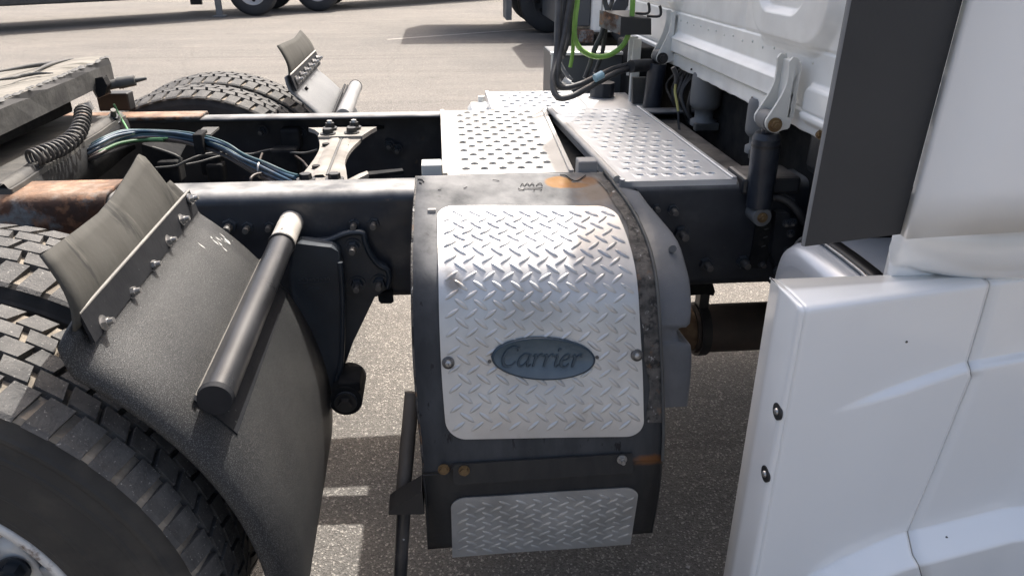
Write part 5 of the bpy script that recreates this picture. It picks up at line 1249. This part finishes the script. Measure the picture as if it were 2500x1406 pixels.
# hoses
hz = MB().tube(P3([(1366, -60, .5), (1366, 0, .48), (1362, 80, .44), (1358, 140, .40), (1350, 190, .35), (1352, 222, .32), (1366, 240, .30), (1395, 236, .30), (1430, 218, .32), (1470, 196, .36), (1505, 178, .40), (1540, 168, .44), (1590, 162, .48)]), 0.0098, 10, 8)
hroot = hz.build('air_hose', M['hose'], truck, label='black air hoses looping down behind the cab')
for l, r_, mk in (([(1395, -60, .5), (1392, 0, .48), (1382, 60, .45), (1372, 110, .42), (1362, 160, .38), (1360, 205, .35), (1380, 215, .35), (1420, 205, .36), (1465, 184, .39), (1500, 168, .42), (1545, 158, .45), (1590, 155, .48)], .0095, 'hose'),
              ([(1380, -60, .52), (1380, 0, .5), (1372, 70, .47), (1364, 130, .44), (1364, 175, .41), (1378, 200, .40), (1400, 210, .38)], .0085, 'hose'),
              ([(1358, -60, .53), (1360, 0, .52), (1357, 90, .5), (1362, 140, .48), (1380, 178, .46), (1396, 196, .45)], .006, 'airbag'),
              ([(1402, -60, .55), (1399, 0, .55), (1394, 50, .53), (1386, 100, .5), (1372, 140, .46)], .009, 'hose'),
              ([(1412, -60, .5), (1410, 0, .5), (1404, 50, .5), (1403, 90, .5), (1415, 118, .5), (1440, 135, .5), (1468, 139, .5), (1498, 130, .5), (1525, 105, .5), (1540, 62, .5), (1545, 0, .5), (1545, -60, .5)], .0085, 'lime'),
              ([(1404, 40, .52), (1400, 90, .52), (1398, 130, .52), (1392, 165, .52)], .0065, 'lime'),
              ([(1474, -60, .6), (1476, 0, .6), (1482, 30, .58), (1470, 80, .56), (1452, 120, .55), (1440, 160, .54), (1428, 192, .53)], .0085, 'hose'),
              ([(1498, -60, .6), (1495, 0, .6), (1486, 30, .58), (1476, 90, .58), (1470, 130, .58), (1452, 180, .56)], .0075, 'hose')):
    MB().tube(P3(l), r_, 10, 8).build('hose', M[mk], hroot)
MB().tube(P3([(1452, 192, .33), (1462, 187, .335), (1471, 182, .34)]), 0.0125, 12, 3).build('tape_band', M['sticker'], hroot)
MB().tube(P3([(1376, 195, .39), (1384, 201, .39), (1391, 205, .39)]), 0.0105, 12, 3).build('tape_band', M['sticker_w'], hroot)
MB().tube(P3([(1540, 163, .42), (1570, 160, .45), (1595, 160, .48)]), 0.02, 14, 4).build('hose_sheath', M['hose'], hroot)

# ================================================================== background vehicles
def bg_wheel(c, r_, w, parent, seg=40):
    b = MB(); hw = w / 2
    b.lathe([(r_ * 0.57, -hw * 0.9), (r_ * 0.62, -hw), (r_ * 0.9, -hw), (r_ * 0.985, -hw * 0.85), (r_, -hw * 0.5), (r_, hw * 0.5), (r_ * 0.985, hw * 0.85), (r_ * 0.9, hw), (r_ * 0.6, hw)], c, seg)
    o = b.build('wheel', M['bgtyre'], parent)
    b = MB(); b.lathe([(r_ * 0.58, -hw * 0.9), (r_ * 0.56, -hw * 0.95), (r_ * 0.52, -hw * 0.8), (r_ * 0.45, -hw * 0.3), (r_ * 0.3, -hw * 0.2), (r_ * 0.2, -hw * 0.2), (r_ * 0.18, -hw * 0.6), (0.001, -hw * 0.62)], c, seg); b.build('rim', M['bgrim'], o)
    for k in range(8):
        t = 2 * math.pi * k / 8; p = Vector(c) + Vector((math.cos(t) * r_ * 0.38, -hw * 0.27, math.sin(t) * r_ * 0.38)); MB().cyl(p, p + Vector((0, -0.012, 0)), 0.035, seg=10).build('hand_hole', M['holedark'], o)
    return o
w1 = UZ(622, 40, 0); w2 = UZ(778, 29, 0)
tr1 = thing('flatbed_trailer', 'dark trailer with white rims parked at the back left', 'trailer', loc=(w1.x, w1.y, 0))
def loc(p): return (p[0] - w1.x, p[1] - w1.y, p[2])
rb = 0.51
for p in (w1, w2):
    bg_wheel(loc((p.x, p.y + 0.14, rb)), rb, 0.28, tr1); 
    bg_wheel(loc((p.x, p.y + 2.1, rb)), rb, 0.28, tr1)
dx_, dy_ = (w2 - w1).x, (w2 - w1).y; ang = math.atan2(dy_, dx_)
Mz = Matrix.Rotation(ang, 4, 'Z')
b = MB(); b.box(-6.0, 11.5, 0.02, 2.45, 1.12, 1.30, M=Mz); b.box(-5.5, 11, 0.5, 0.62, 0.8, 1.12, M=Mz); b.box(-5.5, 11, 1.8, 1.92, 0.8, 1.12, M=Mz); b.build('deck', M['trailer'], tr1)
b = MB(); b.box(2.2, 10.5, 0.06, 0.2, 0.32, 0.85, M=Mz); b.build('side_guard', M['bgrim'], tr1)
b = MB(); b.box(-5.9, -1.6, 0.25, 1.8, 0.42, 1.12, M=Mz); b.build('tool_chest', M['trailer'], tr1, bevel=0.03)
p = UZ(536, 42, 0); b = MB(); q = loc((p.x, p.y, 0)); b.box(q[0] - 0.06, q[0] + 0.06, q[1], q[1] + 0.1, 0.0, 1.1); b.box(q[0] - 0.12, q[0] + 0.12, q[1] - 0.08, q[1] + 0.2, 0.0, 0.03); b.build('landing_leg', M['wheelgrey'], tr1, bevel=0.01)
p = UZ(478, 30, 0); q = loc((p.x, p.y, 0)); b = MB(); b.box(q[0] - 0.15, q[0] + 0.1, q[1] + 0.2, q[1] + 0.3, 0.14, 1.1); b.box(q[0] - 0.1, q[0] + 0.35, q[1] + 0.5, q[1] + 0.52, 0.22, 0.6); b.build('mud_flap', M['bggrey'], tr1, bevel=0.01)

w3 = UZ(1335, 82, 0)
tr2 = thing('parked_lorry', 'white and grey lorry parked behind the cab at the back right', 'lorry', loc=(w3.x, w3.y, 0))
rb2 = 0.52
for k in range(2):
    o = bg_wheel((0.05, 0.15 + 0.33 * k, rb2), rb2, 0.28, tr2); bg_wheel((1.25, 0.3 + 0.33 * k, rb2), rb2, 0.28, tr2)
bg_wheel((0.05, 2.2, rb2), rb2, 0.28, tr2)
b = MB(); b.box(-0.72, -0.62, 0.02, 0.7, 0.22, 1.15); b.build('mud_flap', M['wheelgrey'], tr2, bevel=0.01)
b = MB(); b.box(-1.9, 6.5, -0.02, 2.4, 1.15, 2.35); b.build('body', M['trailer'], tr2, bevel=0.02)
for o in list(tr2.children):
    for ch in o.children:
        if ch.name.startswith('rim'): ch.data.materials[0] = M['bgtyre']
tr3 = thing('box_truck', 'white panelled truck with a dark locker seen behind the air hoses', 'truck', loc=(2.5, 9.3, 0))
b = MB(); b.box(0.02, 2.6, 0.0, 2.2, 0.26, 2.6); b.build('body', M['white2'], tr3, bevel=0.04)
b = MB(); b.box(-0.42, 0.015, 0.05, 2.1, 0.34, 2.6); b.build('locker', M['bggrey'], tr3, bevel=0.02)
b = MB(); b.box(-0.16, 0.06, -0.04, 0.2, 0.12, 0.3); b.build('step', M['rust'], tr3, bevel=0.02)
b = MB(); b.box(0.16, 0.175, -0.008, 0.0, 0.3, 2.5); b.build('panel_trim', M['wheelgrey'], tr3)
bg_wheel((0.75, 0.1, 0.46), 0.46, 0.26, tr3); bg_wheel((0.75, 1.9, 0.46), 0.46, 0.26, tr3)
